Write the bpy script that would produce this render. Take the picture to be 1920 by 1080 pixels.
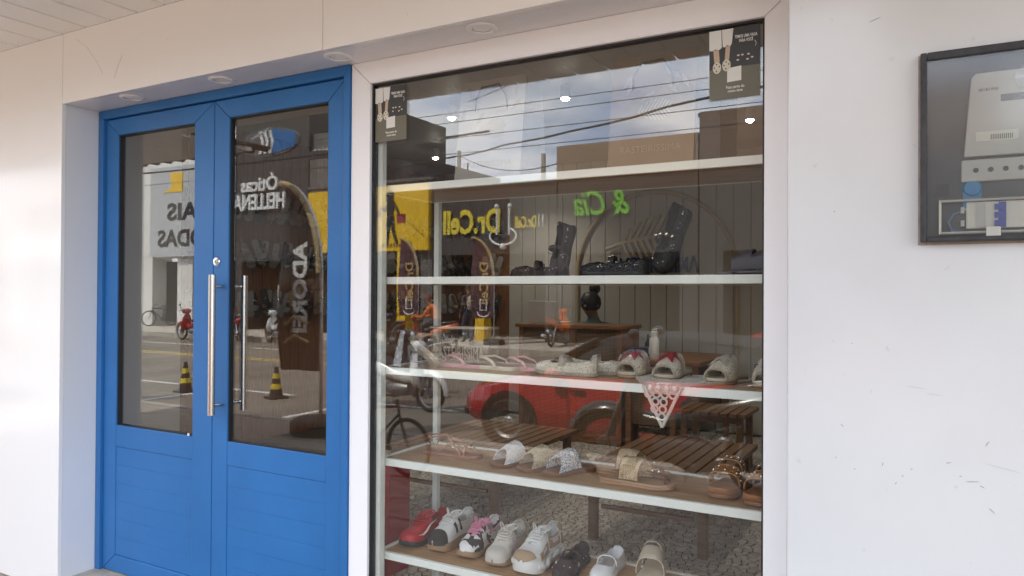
import bpy, bmesh, math, random
from mathutils import Vector, Matrix, noise
random.seed(7)
PI = math.pi
scene = bpy.context.scene
for o in list(bpy.data.objects):
    bpy.data.objects.remove(o)
C = scene.collection

# ------------------------------------------------------------------ camera
CAM = Vector((0, -2.33, 1.5))
ya, pt, ro = math.radians(29.16), math.radians(.41), math.radians(.33)
fw = Vector((-math.sin(ya) * math.cos(pt), math.cos(ya) * math.cos(pt), math.sin(pt)))
rt = Vector((math.cos(ya), math.sin(ya), 0))
up = rt.cross(fw)
rt, up = math.cos(ro) * rt + math.sin(ro) * up, -math.sin(ro) * rt + math.cos(ro) * up
cd = bpy.data.cameras.new('camera')
cd.sensor_fit = 'HORIZONTAL'
cd.sensor_width = 36
cd.lens = 1390 / 1920 * 36
cd.clip_start = .05
cd.clip_end = 2000
cam = bpy.data.objects.new('camera', cd)
C.objects.link(cam)
M = Matrix((rt, up, -fw)).transposed().to_4x4()
M.translation = CAM
cam.matrix_world = M
scene.camera = cam

# ------------------------------------------------------------------ sky, sun, exposure
SUN_EL, SUN_AZ = math.radians(52), math.radians(-28)      # azimuth from +Y, towards +X
w = bpy.data.worlds.new('World')
scene.world = w
w.use_nodes = True
nt = w.node_tree
nt.nodes.clear()
N = nt.nodes.new
L = nt.links.new
sky = N('ShaderNodeTexSky')
sky.sky_type = 'NISHITA'
sky.sun_disc = False
sky.sun_elevation = SUN_EL
sky.sun_rotation = SUN_AZ
sky.air_density = 1.0
sky.dust_density = 1.5
tc = N('ShaderNodeTexCoord')
sep = N('ShaderNodeSeparateXYZ')
L(tc.outputs['Generated'], sep.inputs[0])
zc = N('ShaderNodeMath'); zc.operation = 'MAXIMUM'; zc.inputs[1].default_value = 0.0
L(sep.outputs[2], zc.inputs[0])
za = N('ShaderNodeMath'); za.operation = 'ADD'; za.inputs[1].default_value = .22
L(zc.outputs[0], za.inputs[0])
dv = N('ShaderNodeVectorMath'); dv.operation = 'DIVIDE'
cmb = N('ShaderNodeCombineXYZ')
for i in range(3):
    L(za.outputs[0], cmb.inputs[i])
L(tc.outputs['Generated'], dv.inputs[0])
L(cmb.outputs[0], dv.inputs[1])
mp = N('ShaderNodeMapping'); mp.inputs['Location'].default_value = (2.2, 1.3, 0); mp.inputs['Scale'].default_value = (1, 1, .15)
L(dv.outputs[0], mp.inputs[0])
no = N('ShaderNodeTexNoise'); no.inputs['Scale'].default_value = 1.5; no.inputs['Detail'].default_value = 7; no.inputs['Roughness'].default_value = .55
L(mp.outputs[0], no.inputs['Vector'])
cr = N('ShaderNodeValToRGB')
cr.color_ramp.elements[0].position = .40; cr.color_ramp.elements[0].color = (.5, .5, .5, 1)
cr.color_ramp.elements[1].position = .57; cr.color_ramp.elements[1].color = (1, 1, 1, 1)
L(no.outputs['Fac'], cr.inputs[0])
no2 = N('ShaderNodeTexNoise'); no2.inputs['Scale'].default_value = 3.2; no2.inputs['Detail'].default_value = 5
L(mp.outputs[0], no2.inputs['Vector'])
cc = N('ShaderNodeValToRGB')
cc.color_ramp.elements[0].position = .35; cc.color_ramp.elements[0].color = (9.0, 11.2, 15.4, 1)
cc.color_ramp.elements[1].position = .68; cc.color_ramp.elements[1].color = (21.0, 20.8, 20.4, 1)
L(no2.outputs['Fac'], cc.inputs[0])
mx = N('ShaderNodeMixRGB')
L(cr.outputs[0], mx.inputs[0]); L(sky.outputs[0], mx.inputs[1]); L(cc.outputs[0], mx.inputs[2])
bg = N('ShaderNodeBackground'); bg.inputs['Strength'].default_value = .10
L(mx.outputs[0], bg.inputs[0])
ow = N('ShaderNodeOutputWorld')
L(bg.outputs[0], ow.inputs[0])

sl = bpy.data.lights.new('sun', 'SUN')
sl.energy = 4.5
sl.angle = math.radians(1.0)
sl.color = (1, .95, .87)
so = bpy.data.objects.new('sun', sl)
C.objects.link(so)
sd = Vector((math.sin(SUN_AZ) * math.cos(SUN_EL), math.cos(SUN_AZ) * math.cos(SUN_EL), math.sin(SUN_EL)))
so.rotation_euler = (-sd).to_track_quat('-Z', 'Y').to_euler()
so.location = (0, 0, 30)

vs = scene.view_settings
vs.view_transform = 'Standard'
vs.look = 'None'
vs.exposure = 1.42
vs.gamma = 1
vs.use_curve_mapping = False
scene.render.engine = 'CYCLES'
cy = scene.cycles
cy.use_denoising = True
cy.max_bounces = 10
cy.diffuse_bounces = 5
cy.glossy_bounces = 6
cy.transmission_bounces = 6
cy.transparent_max_bounces = 24
cy.caustics_reflective = False
cy.caustics_refractive = False
cy.sample_clamp_indirect = 8

# ------------------------------------------------------------------ materials
MT = {}


def mat(name, col, rough=.5, metal=0., spec=.5, var=0., vscale=8., bump=0., bscale=60., coat=0., tex=None, emit=None, stretch=None):
    """Principled surface; var mixes two tones by noise, bump adds fine relief."""
    m = bpy.data.materials.new(name)
    m.use_nodes = True
    t = m.node_tree
    b = t.nodes['Principled BSDF']
    b.inputs['Roughness'].default_value = rough
    b.inputs['Metallic'].default_value = metal
    b.inputs['Specular IOR Level'].default_value = spec
    b.inputs['Coat Weight'].default_value = coat
    b.inputs['Coat Roughness'].default_value = .05
    b.inputs['Base Color'].default_value = (*col, 1)
    c = t.nodes.new('ShaderNodeTexCoord')
    vec = c.outputs['Object']
    if stretch:
        mpn = t.nodes.new('ShaderNodeMapping')
        mpn.inputs['Scale'].default_value = stretch
        t.links.new(vec, mpn.inputs[0])
        vec = mpn.outputs[0]
    if var:
        n = t.nodes.new('ShaderNodeTexNoise')
        n.inputs['Scale'].default_value = vscale
        n.inputs['Detail'].default_value = 6
        n.inputs['Roughness'].default_value = .62
        t.links.new(vec, n.inputs['Vector'])
        r = t.nodes.new('ShaderNodeValToRGB')
        r.color_ramp.elements[0].position = .3
        r.color_ramp.elements[1].position = .72
        r.color_ramp.elements[0].color = (*[max(0, x * (1 - var)) for x in col], 1)
        r.color_ramp.elements[1].color = (*[min(1, x * (1 + var)) for x in col], 1)
        t.links.new(n.outputs['Fac'], r.inputs[0])
        t.links.new(r.outputs[0], b.inputs['Base Color'])
    if bump:
        n = t.nodes.new('ShaderNodeTexNoise')
        n.inputs['Scale'].default_value = bscale
        n.inputs['Detail'].default_value = 4
        t.links.new(vec, n.inputs['Vector'])
        bp = t.nodes.new('ShaderNodeBump')
        bp.inputs['Strength'].default_value = bump
        bp.inputs['Distance'].default_value = .01
        t.links.new(n.outputs['Fac'], bp.inputs['Height'])
        t.links.new(bp.outputs[0], b.inputs['Normal'])
    if emit:
        b.inputs['Emission Color'].default_value = (*emit[:3], 1)
        b.inputs['Emission Strength'].default_value = emit[3]
    MT[name] = m
    return m


def wood(name, c1, c2, scale=(1.2, 14, 14), rough=.45, ring=5.):
    """wood grain along local X"""
    m = bpy.data.materials.new(name)
    m.use_nodes = True
    t = m.node_tree
    b = t.nodes['Principled BSDF']
    b.inputs['Roughness'].default_value = rough
    c = t.nodes.new('ShaderNodeTexCoord')
    oi = t.nodes.new('ShaderNodeObjectInfo')
    ad = t.nodes.new('ShaderNodeVectorMath')
    ad.operation = 'ADD'
    rnd = t.nodes.new('ShaderNodeMath'); rnd.operation = 'MULTIPLY'; rnd.inputs[1].default_value = 37.
    t.links.new(oi.outputs['Random'], rnd.inputs[0])
    t.links.new(c.outputs['Object'], ad.inputs[0])
    t.links.new(rnd.outputs[0], ad.inputs[1])
    mpn = t.nodes.new('ShaderNodeMapping')
    mpn.inputs['Scale'].default_value = scale
    t.links.new(ad.outputs[0], mpn.inputs[0])
    n = t.nodes.new('ShaderNodeTexNoise')
    n.inputs['Scale'].default_value = ring
    n.inputs['Detail'].default_value = 8
    n.inputs['Roughness'].default_value = .6
    n.inputs['Distortion'].default_value = .6
    t.links.new(mpn.outputs[0], n.inputs['Vector'])
    r = t.nodes.new('ShaderNodeValToRGB')
    r.color_ramp.elements[0].position = .33
    r.color_ramp.elements[1].position = .68
    r.color_ramp.elements[0].color = (*c1, 1)
    r.color_ramp.elements[1].color = (*c2, 1)
    t.links.new(n.outputs['Fac'], r.inputs[0])
    t.links.new(r.outputs[0], b.inputs['Base Color'])
    bp = t.nodes.new('ShaderNodeBump')
    bp.inputs['Strength'].default_value = .15
    bp.inputs['Distance'].default_value = .003
    t.links.new(n.outputs['Fac'], bp.inputs['Height'])
    t.links.new(bp.outputs[0], b.inputs['Normal'])
    MT[name] = m
    return m


def weave(name, c1, c2, sx=160., rough=.75, axes=(0, 2), hole=.35):
    """over-and-under weave in the plane of the given object axes; crossings are dark little gaps"""
    m = bpy.data.materials.new(name)
    m.use_nodes = True
    t = m.node_tree
    b = t.nodes['Principled BSDF']
    b.inputs['Roughness'].default_value = rough
    c = t.nodes.new('ShaderNodeTexCoord')
    s = t.nodes.new('ShaderNodeSeparateXYZ')
    t.links.new(c.outputs['Object'], s.inputs[0])
    sines = []
    for a in axes:
        k = t.nodes.new('ShaderNodeMath'); k.operation = 'MULTIPLY'; k.inputs[1].default_value = sx * PI
        t.links.new(s.outputs[a], k.inputs[0])
        q = t.nodes.new('ShaderNodeMath'); q.operation = 'SINE'
        t.links.new(k.outputs[0], q.inputs[0])
        sines.append(q)
    mu = t.nodes.new('ShaderNodeMath'); mu.operation = 'MULTIPLY'
    t.links.new(sines[0].outputs[0], mu.inputs[0]); t.links.new(sines[1].outputs[0], mu.inputs[1])
    ab = t.nodes.new('ShaderNodeMath'); ab.operation = 'ABSOLUTE'
    t.links.new(mu.outputs[0], ab.inputs[0])
    r = t.nodes.new('ShaderNodeValToRGB')
    r.color_ramp.elements[0].position = hole * .4
    r.color_ramp.elements[1].position = hole + .2
    r.color_ramp.elements[0].color = (*c2, 1)
    r.color_ramp.elements[1].color = (*c1, 1)
    t.links.new(ab.outputs[0], r.inputs[0])
    t.links.new(r.outputs[0], b.inputs['Base Color'])
    bp = t.nodes.new('ShaderNodeBump')
    bp.inputs['Strength'].default_value = .6
    bp.inputs['Distance'].default_value = .002
    t.links.new(ab.outputs[0], bp.inputs['Height'])
    t.links.new(bp.outputs[0], b.inputs['Normal'])
    MT[name] = m
    return m


def knit(name, c1, c2, sx=160., rough=.85, edge=.5):
    """small yarn knots with dark gaps between them"""
    m = bpy.data.materials.new(name)
    m.use_nodes = True
    t = m.node_tree
    b = t.nodes['Principled BSDF']
    b.inputs['Roughness'].default_value = rough
    c = t.nodes.new('ShaderNodeTexCoord')
    v = t.nodes.new('ShaderNodeTexVoronoi')
    v.inputs['Scale'].default_value = sx
    v.inputs['Randomness'].default_value = .55
    t.links.new(c.outputs['Object'], v.inputs['Vector'])
    r = t.nodes.new('ShaderNodeValToRGB')
    r.color_ramp.elements[0].position = edge
    r.color_ramp.elements[1].position = edge + .28
    r.color_ramp.elements[0].color = (*c1, 1)
    r.color_ramp.elements[1].color = (*c2, 1)
    t.links.new(v.outputs['Distance'], r.inputs[0])
    t.links.new(r.outputs[0], b.inputs['Base Color'])
    bp = t.nodes.new('ShaderNodeBump')
    bp.invert = True
    bp.inputs['Strength'].default_value = .8
    bp.inputs['Distance'].default_value = .003
    t.links.new(v.outputs['Distance'], bp.inputs['Height'])
    t.links.new(bp.outputs[0], b.inputs['Normal'])
    MT[name] = m
    return m


def glass(name, f0=.045, tint=(.93, .95, .94), dirt=0., rough=0.):
    """thin clear sheet: mirror reflection by angle (Schlick), the rest straight through"""
    m = bpy.data.materials.new(name)
    m.use_nodes = True
    t = m.node_tree
    t.nodes.clear()
    lw = t.nodes.new('ShaderNodeLayerWeight')
    lw.inputs['Blend'].default_value = .5
    p5 = t.nodes.new('ShaderNodeMath'); p5.operation = 'POWER'; p5.inputs[1].default_value = 4.0
    t.links.new(lw.outputs['Facing'], p5.inputs[0])
    sc_ = t.nodes.new('ShaderNodeMath'); sc_.operation = 'MULTIPLY_ADD'
    sc_.inputs[1].default_value = 1 - f0; sc_.inputs[2].default_value = f0
    t.links.new(p5.outputs[0], sc_.inputs[0])
    tr = t.nodes.new('ShaderNodeBsdfTransparent'); tr.inputs[0].default_value = (*tint, 1)
    gl = t.nodes.new('ShaderNodeBsdfGlossy'); gl.inputs['Roughness'].default_value = rough
    mxn = t.nodes.new('ShaderNodeMixShader')
    t.links.new(sc_.outputs[0], mxn.inputs[0]); t.links.new(tr.outputs[0], mxn.inputs[1]); t.links.new(gl.outputs[0], mxn.inputs[2])
    last = mxn
    if dirt:
        c = t.nodes.new('ShaderNodeTexCoord')
        n = t.nodes.new('ShaderNodeTexNoise'); n.inputs['Scale'].default_value = 5; n.inputs['Detail'].default_value = 8
        t.links.new(c.outputs['Object'], n.inputs['Vector'])
        r = t.nodes.new('ShaderNodeMapRange')
        r.inputs[1].default_value = .42; r.inputs[2].default_value = .8; r.inputs[3].default_value = dirt * .25; r.inputs[4].default_value = dirt
        t.links.new(n.outputs['Fac'], r.inputs[0])
        df = t.nodes.new('ShaderNodeBsdfDiffuse'); df.inputs[0].default_value = (.45, .43, .4, 1)
        m2 = t.nodes.new('ShaderNodeMixShader')
        t.links.new(r.outputs[0], m2.inputs[0]); t.links.new(mxn.outputs[0], m2.inputs[1]); t.links.new(df.outputs[0], m2.inputs[2])
        last = m2
    o = t.nodes.new('ShaderNodeOutputMaterial')
    t.links.new(last.outputs[0], o.inputs[0])
    MT[name] = m
    return m


def stain(name, c1, c2, scale, lo, hi, rough=.7, stretch=(1, 1, 1), detail=8, c3=None, s3=40.):
    """two-tone material with stains or spots that have a shape of their own"""
    m = bpy.data.materials.new(name)
    m.use_nodes = True
    t = m.node_tree
    b = t.nodes['Principled BSDF']
    b.inputs['Roughness'].default_value = rough
    c = t.nodes.new('ShaderNodeTexCoord')
    mpn = t.nodes.new('ShaderNodeMapping'); mpn.inputs['Scale'].default_value = stretch
    t.links.new(c.outputs['Object'], mpn.inputs[0])
    n = t.nodes.new('ShaderNodeTexNoise'); n.inputs['Scale'].default_value = scale; n.inputs['Detail'].default_value = detail
    t.links.new(mpn.outputs[0], n.inputs['Vector'])
    r = t.nodes.new('ShaderNodeValToRGB')
    r.color_ramp.elements[0].position = lo; r.color_ramp.elements[1].position = hi
    r.color_ramp.elements[0].color = (*c1, 1); r.color_ramp.elements[1].color = (*c2, 1)
    t.links.new(n.outputs['Fac'], r.inputs[0])
    out = r.outputs[0]
    if c3:
        n3 = t.nodes.new('ShaderNodeTexNoise'); n3.inputs['Scale'].default_value = s3; n3.inputs['Detail'].default_value = 3
        t.links.new(c.outputs['Object'], n3.inputs['Vector'])
        r3 = t.nodes.new('ShaderNodeValToRGB')
        r3.color_ramp.elements[0].position = .72; r3.color_ramp.elements[1].position = .76
        r3.color_ramp.elements[0].color = (0, 0, 0, 1); r3.color_ramp.elements[1].color = (1, 1, 1, 1)
        t.links.new(n3.outputs['Fac'], r3.inputs[0])
        mm = t.nodes.new('ShaderNodeMixRGB'); mm.inputs[2].default_value = (*c3, 1)
        t.links.new(r3.outputs[0], mm.inputs[0]); t.links.new(out, mm.inputs[1])
        out = mm.outputs[0]
    t.links.new(out, b.inputs['Base Color'])
    MT[name] = m
    return m


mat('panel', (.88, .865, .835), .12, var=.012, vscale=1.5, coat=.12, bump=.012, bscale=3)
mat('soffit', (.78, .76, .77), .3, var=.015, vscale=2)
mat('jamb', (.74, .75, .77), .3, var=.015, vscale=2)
mat('white_alu', (.88, .87, .87), .28, var=.015, vscale=3)
stain('wall_paint', (.68, .685, .68), (.635, .64, .635), 2.2, .4, .7, .16, c3=(.60, .61, .61), s3=26)
mat('blue', (.030, .155, .40), .30, spec=.3, var=.09, vscale=2.2, bump=.01, bscale=15)
mat('blue_dark', (.012, .04, .11), .5)
mat('gasket', (.012, .012, .013), .5)
mat('steel', (.62, .60, .57), .26, 1.0, var=.05, vscale=120, stretch=(1, 1, .02))
mat('chrome', (.75, .75, .75), .12, 1.0)
mat('lamp_white', (.86, .85, .83), .3)
mat('lamp_lens', (.55, .54, .52), .25, coat=.5)
mat('slat', (.84, .82, .78), .42, var=.03, vscale=2)
mat('slat_gap_shade', (.16, .15, .14), .8)  # dark tone painted in as the shade of the grooves between slats
mat('roof_tile', (.20, .165, .13), .85, var=.25, vscale=6)
mat('stone_sill', (.42, .37, .30), .8, var=.25, vscale=18, bump=.5, bscale=40)
stain('brick_pave', (.24, .195, .16), (.34, .28, .225), 9, .35, .7, .85)
mat('grout', (.10, .08, .065), .9, var=.3, vscale=20)
mat('pebble_a', (.52, .47, .40), .45, var=.15, vscale=30)
mat('pebble_b', (.43, .38, .31), .45, var=.15, vscale=30)
mat('pebble_c', (.60, .55, .47), .45, var=.15, vscale=30)
mat('floor_grout', (.06, .042, .028), .85)
mat('shelf_lip', (.83, .86, .78), .35, var=.02, vscale=5)
wood('shelf_wood', (.30, .16, .07), (.50, .31, .15), (1.2, 16, 16), .4)
wood('bench_wood', (.13, .065, .030), (.23, .125, .06), (2, 16, 16), .42)
wood('counter_wood', (.17, .075, .03), (.29, .14, .06), (2, 16, 16), .45)
wood('wall_wood', (.15, .065, .028), (.26, .12, .055), (16, 16, 1.2), .5)
mat('board', (.50, .475, .43), .5, var=.03, vscale=3)
mat('ceiling', (.50, .48, .45), .6)
mat('inner_wall', (.42, .39, .34), .6, var=.03, vscale=4)
mat('arch_tan', (.44, .36, .24), .4)
mat('leaf_tan', (.50, .43, .30), .4)
mat('navy_letter', (.02, .045, .16), .35)
weave('rattan', (.26, .16, .085), (.045, .025, .012), 75, .6, (0, 2), .3)
mat('black', (.012, .012, .012), .5)
mat('black_gloss', (.014, .014, .015), .18)
mat('rubber', (.018, .018, .019), .75)
mat('white', (.78, .78, .77), .5)
mat('paper', (.40, .375, .33), .7, var=.04, vscale=10)
mat('kraft', (.24, .165, .10), .7, var=.05, vscale=8)
mat('feather_print', (.36, .29, .22), .7)
mat('bulb', (1, .95, .85), .4, emit=(1, .93, .80, 45))
glass('window_glass', .068, (.985, .99, .985), dirt=.006)
glass('plastic_clear', .05, (.97, .97, .97), dirt=.02)


# ------------------------------------------------------------------ mesh helpers
class MB:
    def __init__(s):
        s.v, s.f = [], []

    def add(s, vs_, fs, T=None):
        k = len(s.v)
        s.v += [tuple(T @ Vector(p)) if T else tuple(p) for p in vs_]
        s.f += [tuple(i + k for i in f) for f in fs]
        return s

    def box(s, x0, x1, y0, y1, z0, z1, T=None):
        vs_ = [(x, y, z) for x in (x0, x1) for y in (y0, y1) for z in (z0, z1)]
        return s.add(vs_, [(0, 1, 3, 2), (4, 6, 7, 5), (0, 4, 5, 1), (2, 3, 7, 6), (0, 2, 6, 4), (1, 5, 7, 3)], T)

    def tube(s, pts, r, n=8, closed=False, caps=True, T=None, flat=None):
        """r: number or list; flat=(a,b) squashes the section"""
        pts = [Vector(p) for p in pts]
        m = len(pts)
        rr = r if isinstance(r, (list, tuple)) else [r] * m
        vs_, fs = [], []
        prev = None
        for i, p in enumerate(pts):
            if closed:
                d = pts[(i + 1) % m] - pts[i - 1]
            else:
                d = pts[min(i + 1, m - 1)] - pts[max(i - 1, 0)]
            d.normalize()
            if prev is None:
                a = Vector((0, 0, 1)) if abs(d.z) < .9 else Vector((1, 0, 0))
                a = (a - d * a.dot(d)).normalized()
            else:
                a = prev - d * prev.dot(d)
                if a.length < 1e-6:
                    a = d.orthogonal()
                a.normalize()
            prev = a
            b = d.cross(a)
            for k in range(n):
                t = 2 * PI * k / n
                fa, fb = flat if flat else (1, 1)
                vs_.append(p + (a * math.cos(t) * fa + b * math.sin(t) * fb) * rr[i])
        for i in range(m if closed else m - 1):
            j = (i + 1) % m
            for k in range(n):
                q = (k + 1) % n
                fs.append((i * n + k, i * n + q, j * n + q, j * n + k))
        if caps and not closed:
            fs.append(tuple(range(n))[::-1])
            fs.append(tuple(range((m - 1) * n, m * n)))
        return s.add(vs_, fs, T)

    def lathe(s, prof, n=24, T=None, ang=2 * PI):
        """prof: (r,z) list about local Z"""
        m = len(prof)
        vs_ = [(r * math.cos(ang * k / n), r * math.sin(ang * k / n), z) for k in range(n) for r, z in prof]
        fs = []
        for k in range(n):
            q = (k + 1) % n
            for i in range(m - 1):
                fs.append((k * m + i, q * m + i, q * m + i + 1, k * m + i + 1))
        if prof[0][0] > 1e-5:
            fs.append(tuple(k * m for k in range(n))[::-1])
        if prof[-1][0] > 1e-5:
            fs.append(tuple(k * m + m - 1 for k in range(n)))
        return s.add(vs_, fs, T)

    def ball(s, c, r, n=8, sz=1.):
        return s.lathe([(max(1e-6, r * math.sin(PI * i / n)), -r * sz * math.cos(PI * i / n)) for i in range(n + 1)], n + 2, Matrix.Translation(c))

    def prism(s, poly, z0, z1, T=None):
        n = len(poly)
        vs_ = [(x, y, z0) for x, y in poly] + [(x, y, z1) for x, y in poly]
        fs = [tuple(range(n))[::-1], tuple(range(n, 2 * n))]
        fs += [(i, (i + 1) % n, n + (i + 1) % n, n + i) for i in range(n)]
        return s.add(vs_, fs, T)

    def loft(s, rings, closed=True, caps=True, T=None):
        n = len(rings[0])
        vs_ = [p for r in rings for p in r]
        fs = []
        for i in range(len(rings) - 1):
            for k in range(n if closed else n - 1):
                q = (k + 1) % n
                fs.append((i * n + k, i * n + q, (i + 1) * n + q, (i + 1) * n + k))
        if caps and closed:
            fs.append(tuple(range(n))[::-1])
            fs.append(tuple(range((len(rings) - 1) * n, len(rings) * n)))
        return s.add(vs_, fs, T)

    def build(s, name, m=None, parent=None, smooth=None, bevel=0., loc=None, rot=None, recalc=True, mats=None, fm=None, sub=0):
        me = bpy.data.meshes.new(name)
        me.from_pydata(s.v, [], s.f)
        if recalc:
            b = bmesh.new()
            b.from_mesh(me)
            bmesh.ops.remove_doubles(b, verts=b.verts, dist=1e-6)
            bmesh.ops.recalc_face_normals(b, faces=b.faces)
            b.to_mesh(me)
            b.free()
        for q in (mats or [m]):
            if q:
                me.materials.append(MT[q] if isinstance(q, str) else q)
        if fm:
            for p in me.polygons:
                p.material_index = fm(p)
        if smooth:
            me.polygons.foreach_set('use_smooth', [True] * len(me.polygons))
            me.set_sharp_from_angle(angle=math.radians(smooth))
        o = bpy.data.objects.new(name, me)
        C.objects.link(o)
        if parent:
            o.parent = parent
        if loc:
            o.location = loc
        if rot:
            o.rotation_euler = rot
        if bevel:
            q = o.modifiers.new('bevel', 'BEVEL')
            q.width = bevel
            q.segments = 2
            q.limit_method = 'ANGLE'
        if sub:
            q = o.modifiers.new('sub', 'SUBSURF')
            q.levels = q.render_levels = sub
        return o


def tag(o, label, cat, group=None):
    o['label'] = label
    o['category'] = cat
    if group:
        o['group'] = group
    return o


def struct(o):
    o['kind'] = 'structure'
    return o


def thing(name, label, cat, loc=(0, 0, 0), rot=(0, 0, 0), group=None, scale=1):
    o = bpy.data.objects.new(name, None)
    C.objects.link(o)
    o.location = loc
    o.rotation_euler = rot if isinstance(rot, (tuple, list)) else (0, 0, rot)
    o.scale = (scale,) * 3 if isinstance(scale, (int, float)) else scale
    o.empty_display_size = .1
    return tag(o, label, cat, group)


def dup(o, parent=None):
    c = o.copy()
    C.objects.link(c)
    c.parent = parent
    for ch in list(o.children):
        dup(ch, c)
    return c


def boxo(name, m, parent, *b, bevel=0.):
    return MB().box(*b).build(name, m, parent, bevel=bevel)


_txt = [0]


def text(body, size, m, parent, name='lettering', extrude=.002, loc=(0, 0, 0), rot=(PI / 2, 0, 0), bold=0., align='CENTER', shear=0., sx=1., space=1., width=None):
    c = bpy.data.curves.new('text', 'FONT')
    c.body = body
    c.size = size
    c.extrude = extrude
    c.offset = bold
    c.align_x = align
    c.shear = shear
    c.space_character = space
    c.resolution_u = 3
    t = bpy.data.objects.new('text', c)
    C.objects.link(t)
    dg = bpy.context.evaluated_depsgraph_get()
    me = bpy.data.meshes.new_from_object(t.evaluated_get(dg))
    bpy.data.objects.remove(t)
    bpy.data.curves.remove(c)
    if width:
        xs = [v.co.x for v in me.vertices]
        sx = width / max(1e-6, max(xs) - min(xs))
    for v in me.vertices:
        v.co.x *= sx
    me.materials.clear()
    me.materials.append(MT[m])
    o = bpy.data.objects.new(name, me)
    C.objects.link(o)
    o.parent = parent
    o.location = loc
    o.rotation_euler = rot
    return o


def lerp_tab(tab, x):
    if x <= tab[0][0]:
        return tab[0][1]
    for (a, b), (c, d) in zip(tab, tab[1:]):
        if x <= c:
            t = (x - a) / (c - a)
            return b + (d - b) * t
    return tab[-1][1]


def rebase(e, loc):
    """move a thing's Empty to its base while its parts stay where they are"""
    for ch in e.children:
        ch.location = Vector(ch.location) - Vector(loc)
    e.location = loc
    return e


# ------------------------------------------------------------------ ground, road, kerbs
KERB = 4.05         # distance of the near kerb from the glass
OPP = 15.0          # far kerb
FAC = 18.0          # facades across the street
RZ = -.15
stain('asphalt', (.145, .122, .095), (.22, .188, .148), .9, .35, .68, .9, (1, .5, 1), c3=(.13, .11, .09), s3=7)
stain('concrete_walk', (.42, .38, .31), (.54, .49, .41), 1.4, .3, .7, .85, c3=(.30, .27, .22), s3=9)
stain('kerb_stone', (.26, .23, .19), (.42, .38, .32), 3, .35, .65, .9)
mat('earth', (.28, .21, .14), .95, var=.2, vscale=.4)
mat('line_yellow', (.60, .42, .10), .7, var=.3, vscale=9)
mat('line_white', (.62, .60, .56), .7, var=.3, vscale=9)
struct(boxo('ground', 'earth', None, -300, 300, -400, 300, -.6, RZ - .01))
struct(boxo('road', 'asphalt', None, -120, 120, -OPP, -KERB, RZ - .09, RZ))
mk = MB()
for y in (-10.35, -10.62):
    mk.box(-80, 60, y - .05, y + .05, RZ, RZ + .004)
o = struct(mk.build('road_marking', 'line_yellow'))
mk = MB()
for x in range(-60, 30, 6):
    mk.box(x, x + 4.6, -13.0, -12.88, RZ, RZ + .004)
for x in (-16.0, -13.2, -10.4, -7.4):
    mk.box(x, x + 1.6, -6.35, -6.25, RZ, RZ + .004)
    mk.box(x, x + .1, -6.25, -4.5, RZ, RZ + .004)
struct(mk.build('parking_marking', 'line_white'))
struct(boxo('kerb', 'kerb_stone', None, -60, 40, -KERB, -KERB + .14, -.4, .005))
struct(boxo('opposite_kerb', 'kerb_stone', None, -60, 40, -OPP - .14, -OPP, -.4, .005))
struct(boxo('opposite_sidewalk', 'concrete_walk', None, -60, 40, -FAC - 6, -OPP - .14, -.4, 0.0))
sw = struct(boxo('sidewalk', 'grout', None, -60, 40, -KERB + .14, -.19, -.4, -.012))

# paving bricks: those beside the door singly, the rest of the pavement joined
brick_me = MB().box(-.098, .098, -.048, .048, -.03, 0).build('paving_brick', 'brick_pave', sw, bevel=.004)
first = True
rest = MB()
row = 0
y = -.245
while y > -KERB + .2:
    x = -12.0 + (row % 2) * .1
    while x < 3.5:
        dz = random.uniform(-.003, .003)
        near = -4.75 < x < -3.2 and y > -.75
        if near:
            b = brick_me if first else brick_me.copy()
            if not first:
                C.objects.link(b)
            first = False
            b.location = (x, y, dz)
            b.rotation_euler = (random.uniform(-.01, .01), random.uniform(-.01, .01), random.uniform(-.012, .012))
        else:
            rest.box(x - .098, x + .098, y - .048, y + .048, -.02, dz)
        x += .2
    y -= .1
    row += 1
o = rest.build('paving_bricks_beyond', 'brick_pave', sw, recalc=False)
o['kind'] = 'stuff'

# ------------------------------------------------------------------ the shop front
XL, XD, XR = -3.755, -2.051, -.328      # recess left, door/window boundary, recess right
ZS, ZC, YF = 2.432, 2.777, -.207        # soffit, awning, facade plane
shop = thing('shop_building', 'white panelled shop front with blue double door and wide display window', 'building')
boxo('wall_panel', 'panel', shop, -6.45, XL, YF, YF + .02, .004, ZC, bevel=.0015)
boxo('wall_panel', 'panel', shop, -9.5, -6.454, YF, YF + .02, .004, ZC, bevel=.0015)
boxo('fascia_panel', 'panel', shop, XL + .004, -2.026, YF, YF + .02, ZS - .002, ZC, bevel=.0015)
boxo('fascia_panel', 'panel', shop, -2.022, XR - .002, YF, YF + .02, ZS - .002, ZC, bevel=.0015)
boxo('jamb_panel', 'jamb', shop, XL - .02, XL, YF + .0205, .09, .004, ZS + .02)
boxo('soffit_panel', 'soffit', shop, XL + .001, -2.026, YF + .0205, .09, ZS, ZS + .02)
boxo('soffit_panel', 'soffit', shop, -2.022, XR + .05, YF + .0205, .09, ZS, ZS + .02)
boxo('door_sill', 'stone_sill', shop, XL + .001, XD, -.14, .12, -.02, .066, bevel=.008)
boxo('window_sill', 'stone_sill', shop, XD + .002, XR, -.14, .12, -.02, .064, bevel=.008)
# rough masonry behind the panels keeps daylight out
boxo('front_masonry', 'inner_wall', shop, -5.75, XL - .025, -.18, .12, -.1, 3.2)
boxo('head_masonry', 'inner_wall', shop, XL - .02, -.1, -.18, .12, ZS + .025, 3.2)
boxo('pier_masonry', 'inner_wall', shop, XR + .002, -.1, .052, .2, -.1, ZS + .02)
boxo('roof_slab', 'ceiling', shop, -5.95, .1, .121, 5.9, 3.05, 3.25)

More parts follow.
